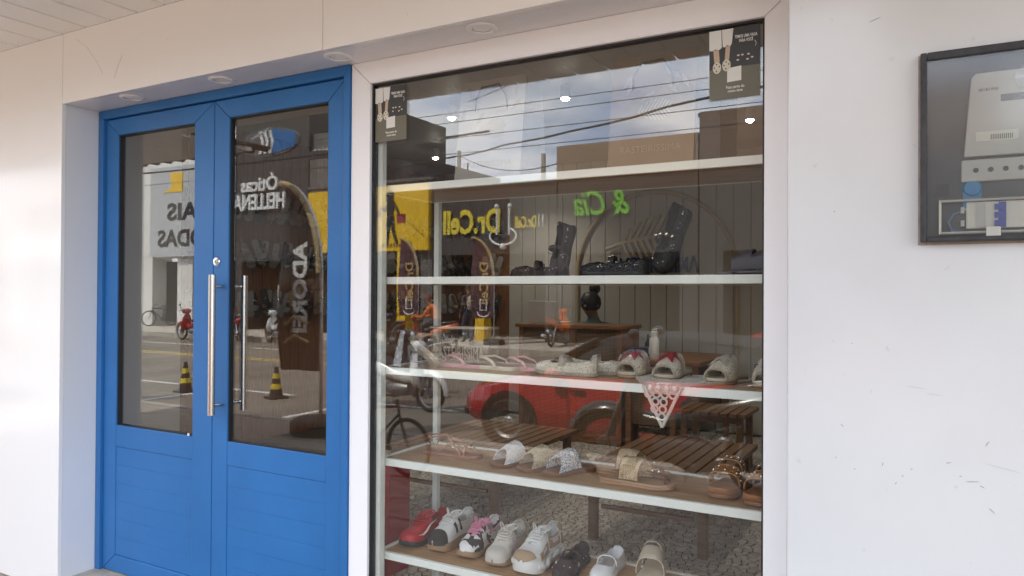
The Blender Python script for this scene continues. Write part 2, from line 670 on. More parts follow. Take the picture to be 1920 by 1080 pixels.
# recessed downlights
for i, x in enumerate((-3.338, -2.706, -2.03, -1.363)):
    d = thing('recessed_downlight', ['unlit round downlight in the soffit nearest the left jamb', 'unlit round downlight in the soffit over the middle of the door', 'unlit round downlight in the soffit above the door and window joint', 'unlit round downlight in the soffit above the display window'][i], 'light', (x, -.112, ZS), 0, 'downlights in the soffit')
    MB().lathe([(.036, -.001), (.038, -.006), (.052, -.006), (.056, -.003), (.056, .001)], 32).build('trim_ring', 'lamp_white', d, smooth=40)
    MB().lathe([(.0001, .004), (.020, .002), (.030, .0), (.0365, -.0025), (.0365, -.0005), (.0001, -.0002)], 28).build('lens', 'lamp_lens', d, smooth=40)
    MB().lathe([(.0001, -.0035), (.010, -.003), (.013, .002)], 18).build('diode', 'lamp_white', d, smooth=40)

# awning: ceiling slats running out from the facade
aw = thing('awning', 'pale slatted awning ceiling over the pavement', 'awning', (0, 0, 0))


def edge(x):
    return 2.35 if x < -5.35 else (1.6 if x < -.25 else 2.5)  # right end, out of view, made deeper to shade the neighbour's wall


x = -9.4
while x < 2.4:
    e = edge(x)
    prof = [(-.090, 0), (.090, 0), (.0930, .004), (.0930, .034), (-.0930, .034), (-.0930, .004)]
    s_ = MB()
    s_.loft([[(px_, -e - random.uniform(0, .004), pz_) for px_, pz_ in prof], [(px_, YF - .003, pz_) for px_, pz_ in prof]])
    s_.build('slat', 'slat', aw, loc=(x, 0, ZC + .001))
    x += .198
boxo('slat_backing', 'slat_gap_shade', aw, -9.5, 2.45, -1.55, YF - .004, ZC + .0355, ZC + .04)  # sheet coloured dark so the grooves read as shadow lines
boxo('slat_backing', 'slat_gap_shade', aw, -9.5, -5.3, -2.3, -1.554, ZC + .0355, ZC + .04)
# corrugated tiles lying on the slats, their wavy ends showing
ti = 0
x = -9.4
while x < -5.5:
    W = 1.0
    rings = []
    n = 40
    for yy in (-2.62, -.28):
        top = [(x + W * k / n, yy, ZC + .09 + .035 * math.sin(2 * PI * k / n * 5)) for k in range(n + 1)]
        bot = [(p[0], p[1], p[2] - .012) for p in reversed(top)]
        rings.append(top + bot)
    MB().loft(rings).build('corrugated_tile', 'roof_tile', aw, smooth=40)
    x += W + .004
boxo('slat_backing', 'slat_gap_shade', aw, -.2, 2.45, -2.45, -1.554, ZC + .0355, ZC + .04)  # backing over the added deep right end that shades the wall
boxo('roof_deck', 'roof_tile', aw, -5.2, 2.4, -1.5, -.28, ZC + .045, ZC + .07)
boxo('parapet', 'panel', shop, -9.5, 3.0, -.26, .1, ZC + .16, 3.8)

# neighbour's wall with the meter
nb = MB()
nb.box(XR, 3.2, -.214, .05, -.05, ZC)
nb.build('neighbour_wall', 'wall_paint', bevel=.006)
tag(bpy.data.objects['neighbour_wall'], 'scuffed white painted wall right of the display window', 'wall')

# nicks, scuffs and scratches with shapes of their own
mat('scuff', (.36, .355, .35), .8)
mat('scuff_pale', (.56, .55, .54), .8)
nbw = bpy.data.objects['neighbour_wall']
sr = random.Random(21)
for x, z, l_, a in ((-.167, 1.375, .004, 1.5), (-.095, 1.07, .011, 1.3), (-.03, 1.065, .006, .4), (-.065, 1.025, .007, .9), (-.05, 1.045, .006, .7), (.13, 1.145, .016, 1.0), (.14, .985, .018, -.8), (.12, 1.04, .012, -.5), (.075, 1.06, .006, .3), (-.02, 1.27, .05, -.12), (.02, 1.255, .04, -.08), (.05, 1.09, .012, .2), (-.19, 1.16, .010, -.9), (-.16, 1.05, .005, .6), (-.205, 1.075, .005, .2), (.10, 1.05, .03, .1), (.16, 1.09, .08, -.2), (-.115, 2.21, .03, .3), (-.21, 1.72, .006, .8)):
    T = Matrix.Translation((x, -.2141, z)) @ Matrix.Rotation(-a, 4, 'Y')
    l_ *= .52
    MB().prism([(-l_, -.0006), (-l_ * .3, -.0014), (l_, -.0004), (l_ * .5, .0012), (-l_ * .5, .0010)], 0, .0006, T @ Matrix.Rotation(PI / 2, 4, 'X')).build('scuff_mark', 'scuff' if l_ < .02 else 'scuff_pale', nbw)
for pts in ([(-3.64, 2.735), (-3.55, 2.68), (-3.47, 2.60), (-3.42, 2.53)], [(-3.33, 2.50), (-3.30, 2.56), (-3.27, 2.60)], [(-2.95, 2.62), (-2.945, 2.625)], [(-1.62, 2.49), (-1.62, 2.50)]):
    MB().tube([(x, YF - .0003, z) for x, z in pts], .0009, 5).build('hairline_scratch', 'scuff_pale', shop)
for k in range(26):
    x, y = sr.uniform(-1.9, -.5), sr.uniform(-.17, -.02)
    MB().ball((x, y, ZS - .0004), sr.uniform(.0008, .0018), 4, .4).build('soffit_speck', 'scuff', shop)
for k in range(16):
    x, z = sr.uniform(-4.9, -3.8), sr.uniform(.3, 1.6)
    MB().ball((x, YF - .0003, z), sr.uniform(.0008, .002), 4, 1).build('wall_speck', 'scuff_pale', shop)

# ------------------------------------------------------------------ display window
Z0, Z1 = .066, 2.341


def bar_xz(name, m, parent, poly, y0, y1, bevel=.003):
    T = Matrix(((1, 0, 0, 0), (0, 0, -1, 0), (0, 1, 0, 0), (0, 0, 0, 1)))
    return MB().prism(poly, -y1, -y0, T).build(name, m, parent, bevel=bevel)


xa, xb = -1.952, -.426
g = .0008
fr = thing('display_window', 'wide display window with white aluminium frame', 'window')
XE = XD + .002
bar_xz('frame_bar', 'white_alu', fr, [(XE, Z0), (xa, Z0 + .1), (xa, Z1 - g), (XE, ZS - g)], -.012, .05)
bar_xz('frame_bar', 'white_alu', fr, [(xb, Z0 + .1), (XR + .012, Z0), (XR + .012, ZS - g), (xb, Z1 - g)], -.012, .05)
bar_xz('frame_bar', 'white_alu', fr, [(XE + .0015, ZS - .0005), (xa + .001, Z1), (xb - .001, Z1), (XR + .0105, ZS - .0005)], -.012, .05)
bar_xz('frame_bar', 'white_alu', fr, [(XE + .001, Z0 - .001), (XR + .011, Z0 - .001), (xb, Z0 + .099), (xa, Z0 + .099)], -.012, .05)
for nm, b in (('gasket', (xa - .003, xa + .007, .002, .032, Z0 + .1, Z1)), ('gasket', (xb - .007, xb + .003, .002, .032, Z0 + .1, Z1)), ('gasket', (xa + .0075, xb - .0075, .0021, .0319, Z1 - .007, Z1 + .003)), ('gasket', (xa + .0075, xb - .0075, .0021, .0319, Z0 + .097, Z0 + .108))):
    boxo(nm, 'gasket', fr, *b)
boxo('glass_pane', 'window_glass', fr, xa + .002, xb - .002, .012, .020, Z0 + .1, Z1)
# inner aluminium profile seen through the glass
boxo('inner_profile', 'shelf_lip', fr, xa + .0075, xa + .028, .034, .06, Z0 + .1, Z1)
rebase(fr, (-1.19, 0, Z0))

# ------------------------------------------------------------------ blue double door
dr = thing('double_door', 'blue aluminium double door with glass upper panels and steel pull handle', 'door')
YD = -.006
bar_xz('door_frame', 'blue', dr, [(XL + .003, Z0), (XL + .044, Z0), (XL + .044, ZS - .046), (XL + .003, ZS - .003)], -.022, .06, .002)
bar_xz('door_frame', 'blue', dr, [(XD - .032, Z0), (XD - .001, Z0), (XD - .001, ZS - .003), (XD - .032, ZS - .046)], -.022, .06, .002)
bar_xz('door_frame', 'blue', dr, [(XL + .004, ZS - .002), (XL + .0445, ZS - .0455), (XD - .0325, ZS - .0455), (XD - .002, ZS - .002)], -.022, .06, .002)


def leaf(x0, x1, g0, g1, first_leaf):
    b = Z0 + .006
    t = ZS - .050
    zb, zt = .817, 2.297
    lf = bpy.data.objects.new('door_leaf', None)
    C.objects.link(lf)
    lf.parent = dr
    # stiles, rails (mitred corners)
    bar_xz('stile', 'blue', lf, [(x0, b), (g0, b + .085), (g0, zt - g), (x0, t - g)], YD, .036, .0035)
    bar_xz('stile', 'blue', lf, [(g1, b + .085), (x1, b), (x1, t - g), (g1, zt - g)], YD, .036, .0035)
    bar_xz('top_rail', 'blue', lf, [(x0 + .001, t), (g0 + .001, zt), (g1 - .001, zt), (x1 - .001, t)], YD, .036, .0035)
    bar_xz('bottom_rail', 'blue', lf, [(x0 + .001, b - .001), (x1 - .001, b - .001), (g1, b + .084), (g0, b + .084)], YD, .036, .0035)
    boxo('lock_rail', 'blue', lf, g0 + .0006, g1 - .0006, YD + .002, .036, .708, zb, bevel=.002)
    z = .7065
    n = 6
    h = (z - (b + .086)) / n
    for i in range(n):
        boxo('plank', 'blue', lf, g0 + .0006, g1 - .0006, YD + .004 + random.uniform(0, .0007), .03, z - h + .0003, z - .0003, bevel=.0010)
        z -= h
    for nm, q in (('bead', (g0 + .0004, g0 + .006, zb, zt)), ('bead', (g1 - .006, g1 - .0004, zb, zt)), ('bead', (g0 + .0062, g1 - .0062, zb - .002, zb + .004)), ('bead', (g0 + .0062, g1 - .0062, zt - .005, zt + .001))):
        boxo(nm, 'gasket', lf, q[0], q[1], YD + .008, .03, q[2], q[3])
    boxo('glass_pane', 'window_glass', lf, g0 + .001, g1 - .001, .012, .018, zb, zt - .001)
    return lf


leaf(XL + .047, -2.8845, -3.607, -3.02, True)
lr = leaf(-2.8805, XD - .035, -2.781, -2.181, False)
boxo('meeting_strip', 'blue_dark', dr, -2.8895, -2.8755, .0, .033, Z0 + .01, ZS - .05)
hb = MB()
for yy in (-.075, .105):
    hb.tube([(-2.803, yy, .944), (-2.803, yy, 1.576)], .0155, 20)
hd = hb.build('pull_handle', 'steel', dr, smooth=40)
for yy0, yy1 in ((-.075, YD - .001), (.037, .105)):
    for z in (.985, 1.524):
        MB().tube([(-2.815, yy0, z), (-2.815, yy1, z)], .0095, 14).build('handle_post', 'chrome', dr, smooth=40)
Ty = Matrix.Rotation(PI / 2, 4, 'X')
MB().lathe([(.0001, .009), (.009, .009), (.010, .0065), (.019, .006), (.0215, .003), (.0215, 0)], 24, Matrix.Translation((-2.857, YD, 1.638)) @ Ty).build('lock_cylinder', 'chrome', dr, smooth=35)
boxo('keyhole', 'black', dr, -2.8585, -2.8555, YD - .0102, YD - .0092, 1.632, 1.644)
rebase(dr, (-2.9, 0, Z0))
boxo('corner_chip', 'white', dr, -.150, -.137, YD - .003, YD - .001, .817 - Z0 + .001, .829 - Z0)


# ------------------------------------------------------------------ shop interior
FZ = .07
IXL, IYB, IZC = -5.6, 5.5, 3.05
fl = struct(boxo('shop_floor', 'floor_grout', None, -5.7, -.1, .121, 5.7, -.05, FZ - .006))
struct(boxo('shop_ceiling', 'ceiling', None, IXL - .12, -.1, .121, IYB + .12, IZC - .04, IZC - .001))
struct(boxo('shop_right_wall', 'board', None, -.25, -.2, .21, IYB, FZ, IZC - .045))
lw = struct(boxo('shop_left_wall', 'inner_wall', None, IXL - .1, IXL - .02, .121, IYB + .019, FZ - .1, IZC - .041))
bw = struct(boxo('shop_back_wall', 'inner_wall', None, IXL - .1, -.2, IYB + .02, IYB + .1, FZ - .1, IZC - .041))
# boards: wood planks on the left wall and the left end of the back wall, painted boards beyond
y = .14
while y < IYB - .05:
    boxo('plank', 'wall_wood', lw, IXL - .02, IXL - random.uniform(0, .002), y, y + .116, FZ, IZC - .0415, bevel=.003)
    y += .119
x = IXL + .002
while x < -4.42:
    boxo('plank', 'wall_wood', bw, x, x + .116, IYB + random.uniform(0, .002), IYB + .02, FZ, IZC - .0415, bevel=.003)
    x += .119
while x < -.3:
    boxo('painted_board', 'board', bw, x, x + .172, IYB, IYB + .02, FZ, IZC - .0415, bevel=.006)
    x += .178
# pillar just inside the left door jamb
tag(boxo('wall_pillar', 'inner_wall', None, -4.62, -4.12, .35, .75, FZ, IZC - .045, bevel=.004), 'plain grey brown pillar just inside the left door leaf', 'pillar')


# pebble mosaic floor: irregular polygons from clipped cells
def cells(x0, x1, y0, y1, s):
    nx, ny = int((x1 - x0) / s), int((y1 - y0) / s)
    rng = random.Random(3)
    P = {}
    for i in range(-2, nx + 2):
        for j in range(-2, ny + 2):
            P[i, j] = (x0 + (i + .5 + rng.uniform(-.46, .46)) * s, y0 + (j + .5 + rng.uniform(-.46, .46)) * s)
    for i in range(nx):
        for j in range(ny):
            a = P[i, j]
            poly = [(a[0] - 2 * s, a[1] - 2 * s), (a[0] + 2 * s, a[1] - 2 * s), (a[0] + 2 * s, a[1] + 2 * s), (a[0] - 2 * s, a[1] + 2 * s)]
            for di in (-2, -1, 0, 1, 2):
                for dj in (-2, -1, 0, 1, 2):
                    q = P.get((i + di, j + dj))
                    if q is None or (di == 0 and dj == 0):
                        continue
                    nx_, ny_ = q[0] - a[0], q[1] - a[1]
                    c_ = (nx_ * (q[0] + a[0]) + ny_ * (q[1] + a[1])) / 2 - .0036 * math.hypot(nx_, ny_)
                    out = []
                    for k in range(len(poly)):
                        p1, p2 = poly[k], poly[(k + 1) % len(poly)]
                        d1, d2 = nx_ * p1[0] + ny_ * p1[1] - c_, nx_ * p2[0] + ny_ * p2[1] - c_
                        if d1 <= 0:
                            out.append(p1)
                        if d1 * d2 < 0:
                            t = d1 / (d1 - d2)
                            out.append((p1[0] + (p2[0] - p1[0]) * t, p1[1] + (p2[1] - p1[1]) * t))
                    poly = out
                    if len(poly) < 3:
                        break
                if len(poly) < 3:
                    break
            if len(poly) >= 3:
                ch = []
                for k in range(len(poly)):       # rounded corners
                    p1, p2 = poly[k], poly[(k + 1) % len(poly)]
                    ch.append((p1[0] * .75 + p2[0] * .25, p1[1] * .75 + p2[1] * .25))
                    ch.append((p1[0] * .25 + p2[0] * .75, p1[1] * .25 + p2[1] * .75))
                yield a, ch


def pebble(mb, a, ch, top):
    n = len(ch)
    vs_ = [(x, y, -.008) for x, y in ch] + [(x, y, top * .6) for x, y in ch] + [(a[0] + (x - a[0]) * .86, a[1] + (y - a[1]) * .86, top) for x, y in ch]
    fs = [tuple(range(2 * n, 3 * n))]
    for r in (0, 1):
        fs += [(r * n + k, r * n + (k + 1) % n, (r + 1) * n + (k + 1) % n, (r + 1) * n + k) for k in range(n)]
    mb.add(vs_, fs)


rest = [MB(), MB(), MB()]
near = []
for a, ch in cells(-4.3, -.4, .5, 5.4, .046):
    # the pebbles that show largest lie below the shelves, near the window
    u_ = Vector((a[0], a[1], FZ)) - CAM
    d_ = u_.dot(fw)
    U, V = 960 + 1390 * u_.dot(rt) / d_, 540 - 1390 * u_.dot(up) / d_
    if 735 < U < 1425 and 880 < V < 1075:
        near.append((d_, a, ch))
    else:
        pebble(rest[random.choice((0, 0, 1, 2))], a, ch, random.uniform(.002, .005))
near.sort(key=lambda q: q[0])
for i, (d_, a, ch) in enumerate(near):
    mname = random.choice((0, 0, 1, 2))
    if i < 300:
        mb = MB()
        pebble(mb, (0, 0), [(p[0] - a[0], p[1] - a[1]) for p in ch], random.uniform(.002, .005))
        mb.build('pebble', 'pebble_' + 'abc'[mname], fl, loc=(a[0], a[1], FZ), recalc=False)
    else:
        pebble(rest[mname], a, ch, random.uniform(.002, .005))
for i in range(3):
    o = rest[i].build('pebbles_beyond', 'pebble_' + 'abc'[i], fl, loc=(0, 0, FZ), recalc=False)
    o['kind'] = 'stuff'

# arch, palm leaf and name on the back wall
AY = IYB - .012
ax, az, ar = -2.60, 1.72, .90
arch = MB()
pts = [(ax - ar, AY - .01, FZ + .02)] + [(ax - ar * math.cos(PI * k / 28), AY - .01, az + ar * math.sin(PI * k / 28)) for k in range(29)] + [(ax + ar, AY - .01, FZ + .02)]
arch.tube(pts, .03, 8, flat=(.8, .5))
tag(arch.build('wall_arch', 'arch_tan', smooth=50), 'thin tan arch mounted on the pale boarded back wall', 'arch')
lg = thing('leaf_emblem', 'tan palm leaf emblem inside the arch on the back wall', 'sign', (-2.72, AY - .03, 2.1))
lb = MB()
lb.tube([(-.42, 0, -.10), (-.2, 0, -.03), (.1, 0, .02), (.42, 0, .03)], [.02, .024, .022, .008], 8, flat=(1, .6))
lb.build('stem', 'leaf_tan', lg, smooth=50)
for k in range(9):
    x = -.24 + k * .07
    h = .27 * math.sin(PI * (k + 2.2) / 11.5)
    zc_ = -.03 + .06 * (x + .24) / .6
    MB().prism([(x, zc_), (x + .034, zc_), (x + .034 + h * .55, zc_ + h), (x + h * .55, zc_ + h)], -.012, .012, Matrix.Rotation(PI / 2, 4, 'X')).build('leaflet', 'leaf_tan', lg)
    MB().prism([(x, zc_), (x + .034, zc_), (x + .034 + h * .35, zc_ - h * .8), (x + h * .35, zc_ - h * .8)], -.012, .012, Matrix.Rotation(PI / 2, 4, 'X')).build('leaflet', 'leaf_tan', lg)
nm = thing('wall_lettering', 'dark blue shop name letters under the palm leaf emblem', 'sign', (-2.6, AY - .02, 1.735))
text('RASTEIRISSIMΛ', .24, 'navy_letter', nm, extrude=.012, width=1.0, bold=.002)

# rattan counter
ct = thing('shop_counter', 'wooden counter with woven rattan front panels', 'counter')
CY = 4.2
cx0, cx1 = -3.56, -2.47
boxo('counter_top', 'counter_wood', ct, cx0 - .03, cx1 + .02, CY - .03, CY + .5, 1.165, 1.2, bevel=.004)
boxo('base_board', 'counter_wood', ct, cx0, cx1, CY + .012, CY + .45, FZ + .01, FZ + .1)
for xx in (cx0, -2.99, cx1 - .05):
    boxo('post', 'counter_wood', ct, xx, xx + .05, CY, CY + .05, FZ, 1.165, bevel=.003)
boxo('rattan_panel', 'rattan', ct, cx0 + .05, -2.99, CY + .015, CY + .03, FZ + .1, 1.165)
boxo('rattan_panel', 'rattan', ct, -2.94, cx1 - .05, CY + .015, CY + .03, FZ + .1, 1.165)
boxo('side_panel', 'counter_wood', ct, cx1 - .03, cx1, CY + .05, CY + .48, FZ + .1, 1.165)
boxo('side_panel', 'counter_wood', ct, cx0, cx0 + .03, CY + .05, CY + .48, FZ + .1, 1.165)
rebase(ct, (-3.0, CY, FZ))
lt = thing('side_desk', 'lower wooden desk beside the rattan counter', 'desk')
boxo('desk_top', 'counter_wood', lt, -2.43, -1.72, 4.15, 5.3, .86, .9, bevel=.004)
boxo('rattan_panel', 'rattan', lt, -2.38, -2.0, 4.22, 4.235, .3, .86)
boxo('rattan_panel', 'rattan', lt, -1.8, -1.785, 4.25, 5.2, .3, .86)
for xx, yy in ((-2.42, 4.17), (-2.0, 4.17), (-1.8, 4.17), (-2.42, 5.24), (-1.78, 5.24)):
    boxo('leg', 'counter_wood', lt, xx, xx + .05, yy, yy + .05, FZ, .86, bevel=.003)
rebase(lt, (-2.1, 4.7, FZ))


def bench(label, x0, x1, y0, y1, h, n, rail=.2):
    b = thing('slatted_bench', label, 'bench', ((x0 + x1) / 2, (y0 + y1) / 2, FZ), 0, 'slatted wooden benches')
    wx, wy = (x1 - x0) / 2, (y1 - y0) / 2
    st = 2 * wx / n
    bar = MB().box(-st / 2 + .006, st / 2 - .006, -wy, wy, h - .03, h).build('slat', 'bench_wood', b, bevel=.003)
    bar.location = (-wx + st / 2, 0, 0)
    for k in range(1, n):
        c = bar.copy()
        C.objects.link(c)
        c.location = (-wx + st * (k + .5), 0, 0)
    for sy in (-1, 1):
        yy = sy * (wy - .07)
        boxo('apron', 'bench_wood', b, -wx + .06, wx - .06, yy - .02, yy + .02, h - .085, h - .031, bevel=.003)
        boxo('stretcher', 'bench_wood', b, -wx + .12, wx - .12, yy - .012, yy + .012, rail - .012, rail + .012, bevel=.004)
        for sx in (-1, 1):
            boxo('leg', 'bench_wood', b, sx * (wx - .07) - .025, sx * (wx - .07) + .025, yy - .025, yy + .025, 0, h - .031, bevel=.005)
    for sx in (-1, 1):
        xx = sx * (wx - .07)
        boxo('side_stretcher', 'bench_wood', b, xx - .012, xx + .012, -wy + .1, wy - .1, rail - .012 + .03, rail + .012 + .03, bevel=.004)
    return b


bench('slatted wooden bench standing right behind the low shelves', -1.76, -.98, 1.62, 2.85, .42, 10)
bench('slatted wooden bench farther back by the side desk', -1.78, -1.20, 3.55, 4.05, .50, 8, .12)
bench('slatted wooden bench at the left under the car reflection', -3.15, -2.25, 1.55, 2.75, .42, 11)

# lamps that are lit: track spotlights under the ceiling
for i, (x, y, z) in enumerate(((-3.548, 2.951, 2.9), (-2.417, 2.824, 2.9), (-4.756, 4.437, 2.9), (-4.137, 5.3, 2.9), (-1.32, 4.212, 2.9), (-4.95, 1.2, 2.62))):
    f = (z - 1.5) / 1.5
    if i < 5:
        x, y = x * f, (y + 2.33) * f - 2.33
    where = ('left front', 'middle front', 'left rear', 'back wall', 'right rear', 'door')[i]
    t = thing('ceiling_spotlight', f'lit white spotlight under the shop ceiling, {where} of the room', 'light', (x, y, z), 0, 'lit shop spotlights')
    MB().lathe([(.0001, .10), (.030, .10), (.036, .09), (.037, .0), (.032, -.001)], 18).build('housing', 'black' if i % 2 else 'lamp_white', t, smooth=40)
    MB().ball((0, 0, .002), .031, 10, .7).build('lit_disc', 'bulb', t, smooth=60)
    MB().tube([(0, 0, .10), (0, 0, IZC - .04 - z)], .006, 8).build('stem', 'black', t)
    ld = bpy.data.lights.new('spot_lamp', 'SPOT')
    ld.energy = (8, 15, 8, 12, 16, 5)[i]
    ld.spot_size = math.radians(130)
    ld.spot_blend = .8
    ld.shadow_soft_size = .05
    ld.color = (1, .92, .80)
    lo = bpy.data.objects.new('spot_lamp', ld)
    C.objects.link(lo)
    lo.parent = t
    lo.location = (0, 0, -.05)

# laptop, bottle, box and jar on the counter
lp = thing('laptop', 'open white laptop on the rattan counter', 'laptop', (-3.33, 4.45, 1.2), PI)
boxo('base', 'white', lp, -.17, .17, -.12, .12, 0, .016, bevel=.003)
MB().box(-.17, .17, -.004, .004, 0, .22).build('screen', 'white', lp, loc=(0, .122, .012), rot=(-.25, 0, 0), bevel=.003)
bt = thing('water_bottle', 'white steel water bottle standing on the side desk', 'bottle', (-2.19, 4.3, .9))
MB().lathe([(.0001, 0), (.043, 0), (.045, .004), (.045, .185), (.03, .205), (.03, .215)], 20).build('body', 'white', bt, smooth=40)
MB().lathe([(.03, .0), (.034, .002), (.034, .035), (.02, .045), (.0001, .045)], 18).build('cap', 'white', bt, smooth=40, loc=(0, 0, .215))
MB().tube([(-.02, 0, .25), (-.02, 0, .275), (.02, 0, .275), (.02, 0, .25)], .005, 6).build('loop', 'white', bt)
tag(boxo('card_box', 'blue_dark', None, -2.42, -2.27, 4.28, 4.38, .901, 1.0, bevel=.003), 'small dark blue box left of the white bottle', 'box')
db = thing('dark_bottle', 'slim dark glass bottle with pale label beside the blue box', 'bottle', (-2.30, 4.45, .9))
MB().lathe([(.0001, 0), (.03, 0), (.03, .13), (.012, .17), (.012, .22), (.0001, .22)], 16).build('body', 'black_gloss', db, smooth=40)
MB().lathe([(.0306, .03), (.0306, .1)], 16).build('sticker', 'white', db)
tag(MB().prism([(-.02, -.02), (.02, -.02), (.02, .02), (-.02, .02)], 0, .11).build('dark_carton', 'black', loc=(-2.245, 4.45, .901), bevel=.003), 'small black carton behind the blue box', 'box')

# ------------------------------------------------------------------ display shelves in the window
su = thing('display_shelves', 'tall display shelving with pale metal frame and wooden boards', 'shelves')
SX0, SX1, SY0, SY1 = -1.978, -.30, .078, .47
SZ = (1.935, 1.559, 1.19, .815, .433, .10)
for z in SZ:
    s_ = MB()
    s_.box(SX0, SX1, SY0, SY0 + .018, z - .024, z + .005)
    s_.box(SX0, SX1, SY1 - .018, SY1, z - .024, z + .005)
    s_.box(SX0, SX0 + .018, SY0 + .0182, SY1 - .0182, z - .024, z + .005)
    s_.build('shelf_lip', 'shelf_lip', su, bevel=.0015)
    boxo('shelf_board', 'shelf_wood', su, SX0 + .019, SX1, SY0 + .019, SY1 - .019, z - .022, z)
for xx, yy in ((SX0 - .004, SY0 + .002), (SX0 + .002, SY1 + .001), (SX1 - .03, SY1 + .001)):
    boxo('post', 'shelf_lip', su, xx, xx + .026, yy, yy + .026, FZ, 1.935 if yy > .3 else 1.9, bevel=.0015)
rebase(su, (-1.2, .28, FZ))

# red card stand low at the left end
mat('red_card', (.42, .012, .022), .5, var=.05)
tag(boxo('red_stand', 'red_card', None, -2.45, -2.345, .62, .80, FZ, .65, bevel=.01), 'tall red carton standing low behind the left window frame', 'carton')

# paper carrier bags on the top shelf
mat('kraft_text', (.34, .25, .17), .6)


def paper_bag(label, x0, x1, y0, y1, h, mname, lettering):
    b = thing('paper_bag', label, 'bag', ((x0 + x1) / 2, (y0 + y1) / 2, 1.936), 0, 'paper carrier bags on the top shelf')
    wx, wy = (x1 - x0) / 2, (y1 - y0) / 2
    v = [(-wx, -wy, 0), (wx, -wy, 0), (wx, wy, 0), (-wx, wy, 0),
         (-wx, -wy * .55, h), (wx, -wy * .55, h), (wx, wy * .55, h), (-wx, wy * .55, h), (-wx + .03, 0, h * .97), (wx - .03, 0, h * .97)]
    f = [(3, 2, 1, 0), (0, 1, 5, 4), (2, 3, 7, 6), (1, 2, 9), (1, 9, 5), (2, 6, 9), (3, 0, 8), (0, 4, 8), (3, 8, 7)]
    MB().add(v, f).build('paper_body', mname, b, recalc=False)
    for yy in (-wy * .55, wy * .55):
        MB().tube([(-.075, yy * 1.1 - .006, h - .13), (-.070, yy * 1.1 - .012, h - .08), (-.04, yy * 1.1 - .016, h - .035), (.04, yy * 1.1 - .016, h - .03), (.07, yy * 1.1 - .012, h - .08), (.075, yy * 1.1 - .006, h - .14)], .0038, 6).build('handle', 'black', b, smooth=60)
    lf = MB()
    lf.tube([(-.075, 0, -.015), (.075, 0, .01)], .002, 5)
    for k in range(9):
        x = -.05 + k * .013
        for sg in (1, -.8):
            q = .045 * math.sin(PI * (k + 2) / 12)
            lf.prism([(x, 0), (x + .006, 0), (x + .006 + q * .6, sg * q), (x + q * .6, sg * q)], -.0005, .0005, Ty)
    lf.build('leaf_print', 'feather_print', b, loc=(0, -wy * .77 - .004, h * .5), rot=(-math.atan(wy * .45 / h), 0, 0))
    rr = random.Random(int(x0 * 100))
    for k in range(7):
        fx, fz = rr.uniform(-wx * .85, wx * .85), rr.uniform(.62, .95) * h
        p = MB().prism([(0, -.03), (.008, -.01), (.007, .015), (0, .03), (-.007, .015), (-.008, -.01)], -.0004, .0004, Ty)
        p.build('feather_mark', 'feather_print', b, loc=(fx, -wy * (1 - .45 * fz / h) - .003, fz), rot=(-math.atan(wy * .45 / h), rr.uniform(-1.2, 1.2), 0))
    text(lettering, .034, 'kraft_text', b, loc=(0, -wy * .93 - .003, h * .15), rot=(PI / 2 - math.atan(wy * .45 / h), 0, 0), extrude=.0004)
    return b


paper_bag('cream paper carrier bag with dark handles at the left of the top shelf', -1.66, -1.36, .16, .40, .42, 'paper', 'RASTEIRISSIMA')
paper_bag('kraft brown paper carrier bag with leaf print at the right of the top shelf', -1.0, -.69, .16, .40, .42, 'kraft', 'RASTEIRISSIMA')
tag(boxo('shoe_box', 'black', None, -.685, -.60, .17, .42, 1.936, 2.22, bevel=.002), 'narrow dark box right of the kraft bag on the top shelf', 'box')

# ------------------------------------------------------------------ posters on the glass
mat('poster_dark', (.035, .034, .032), .4)
mat('poster_olive', (.14, .13, .085), .4)
mat('poster_white', (.75, .75, .70), .45)
mat('poster_skin', (.55, .42, .30), .45)
mat('poster_cream', (.66, .62, .50), .45)


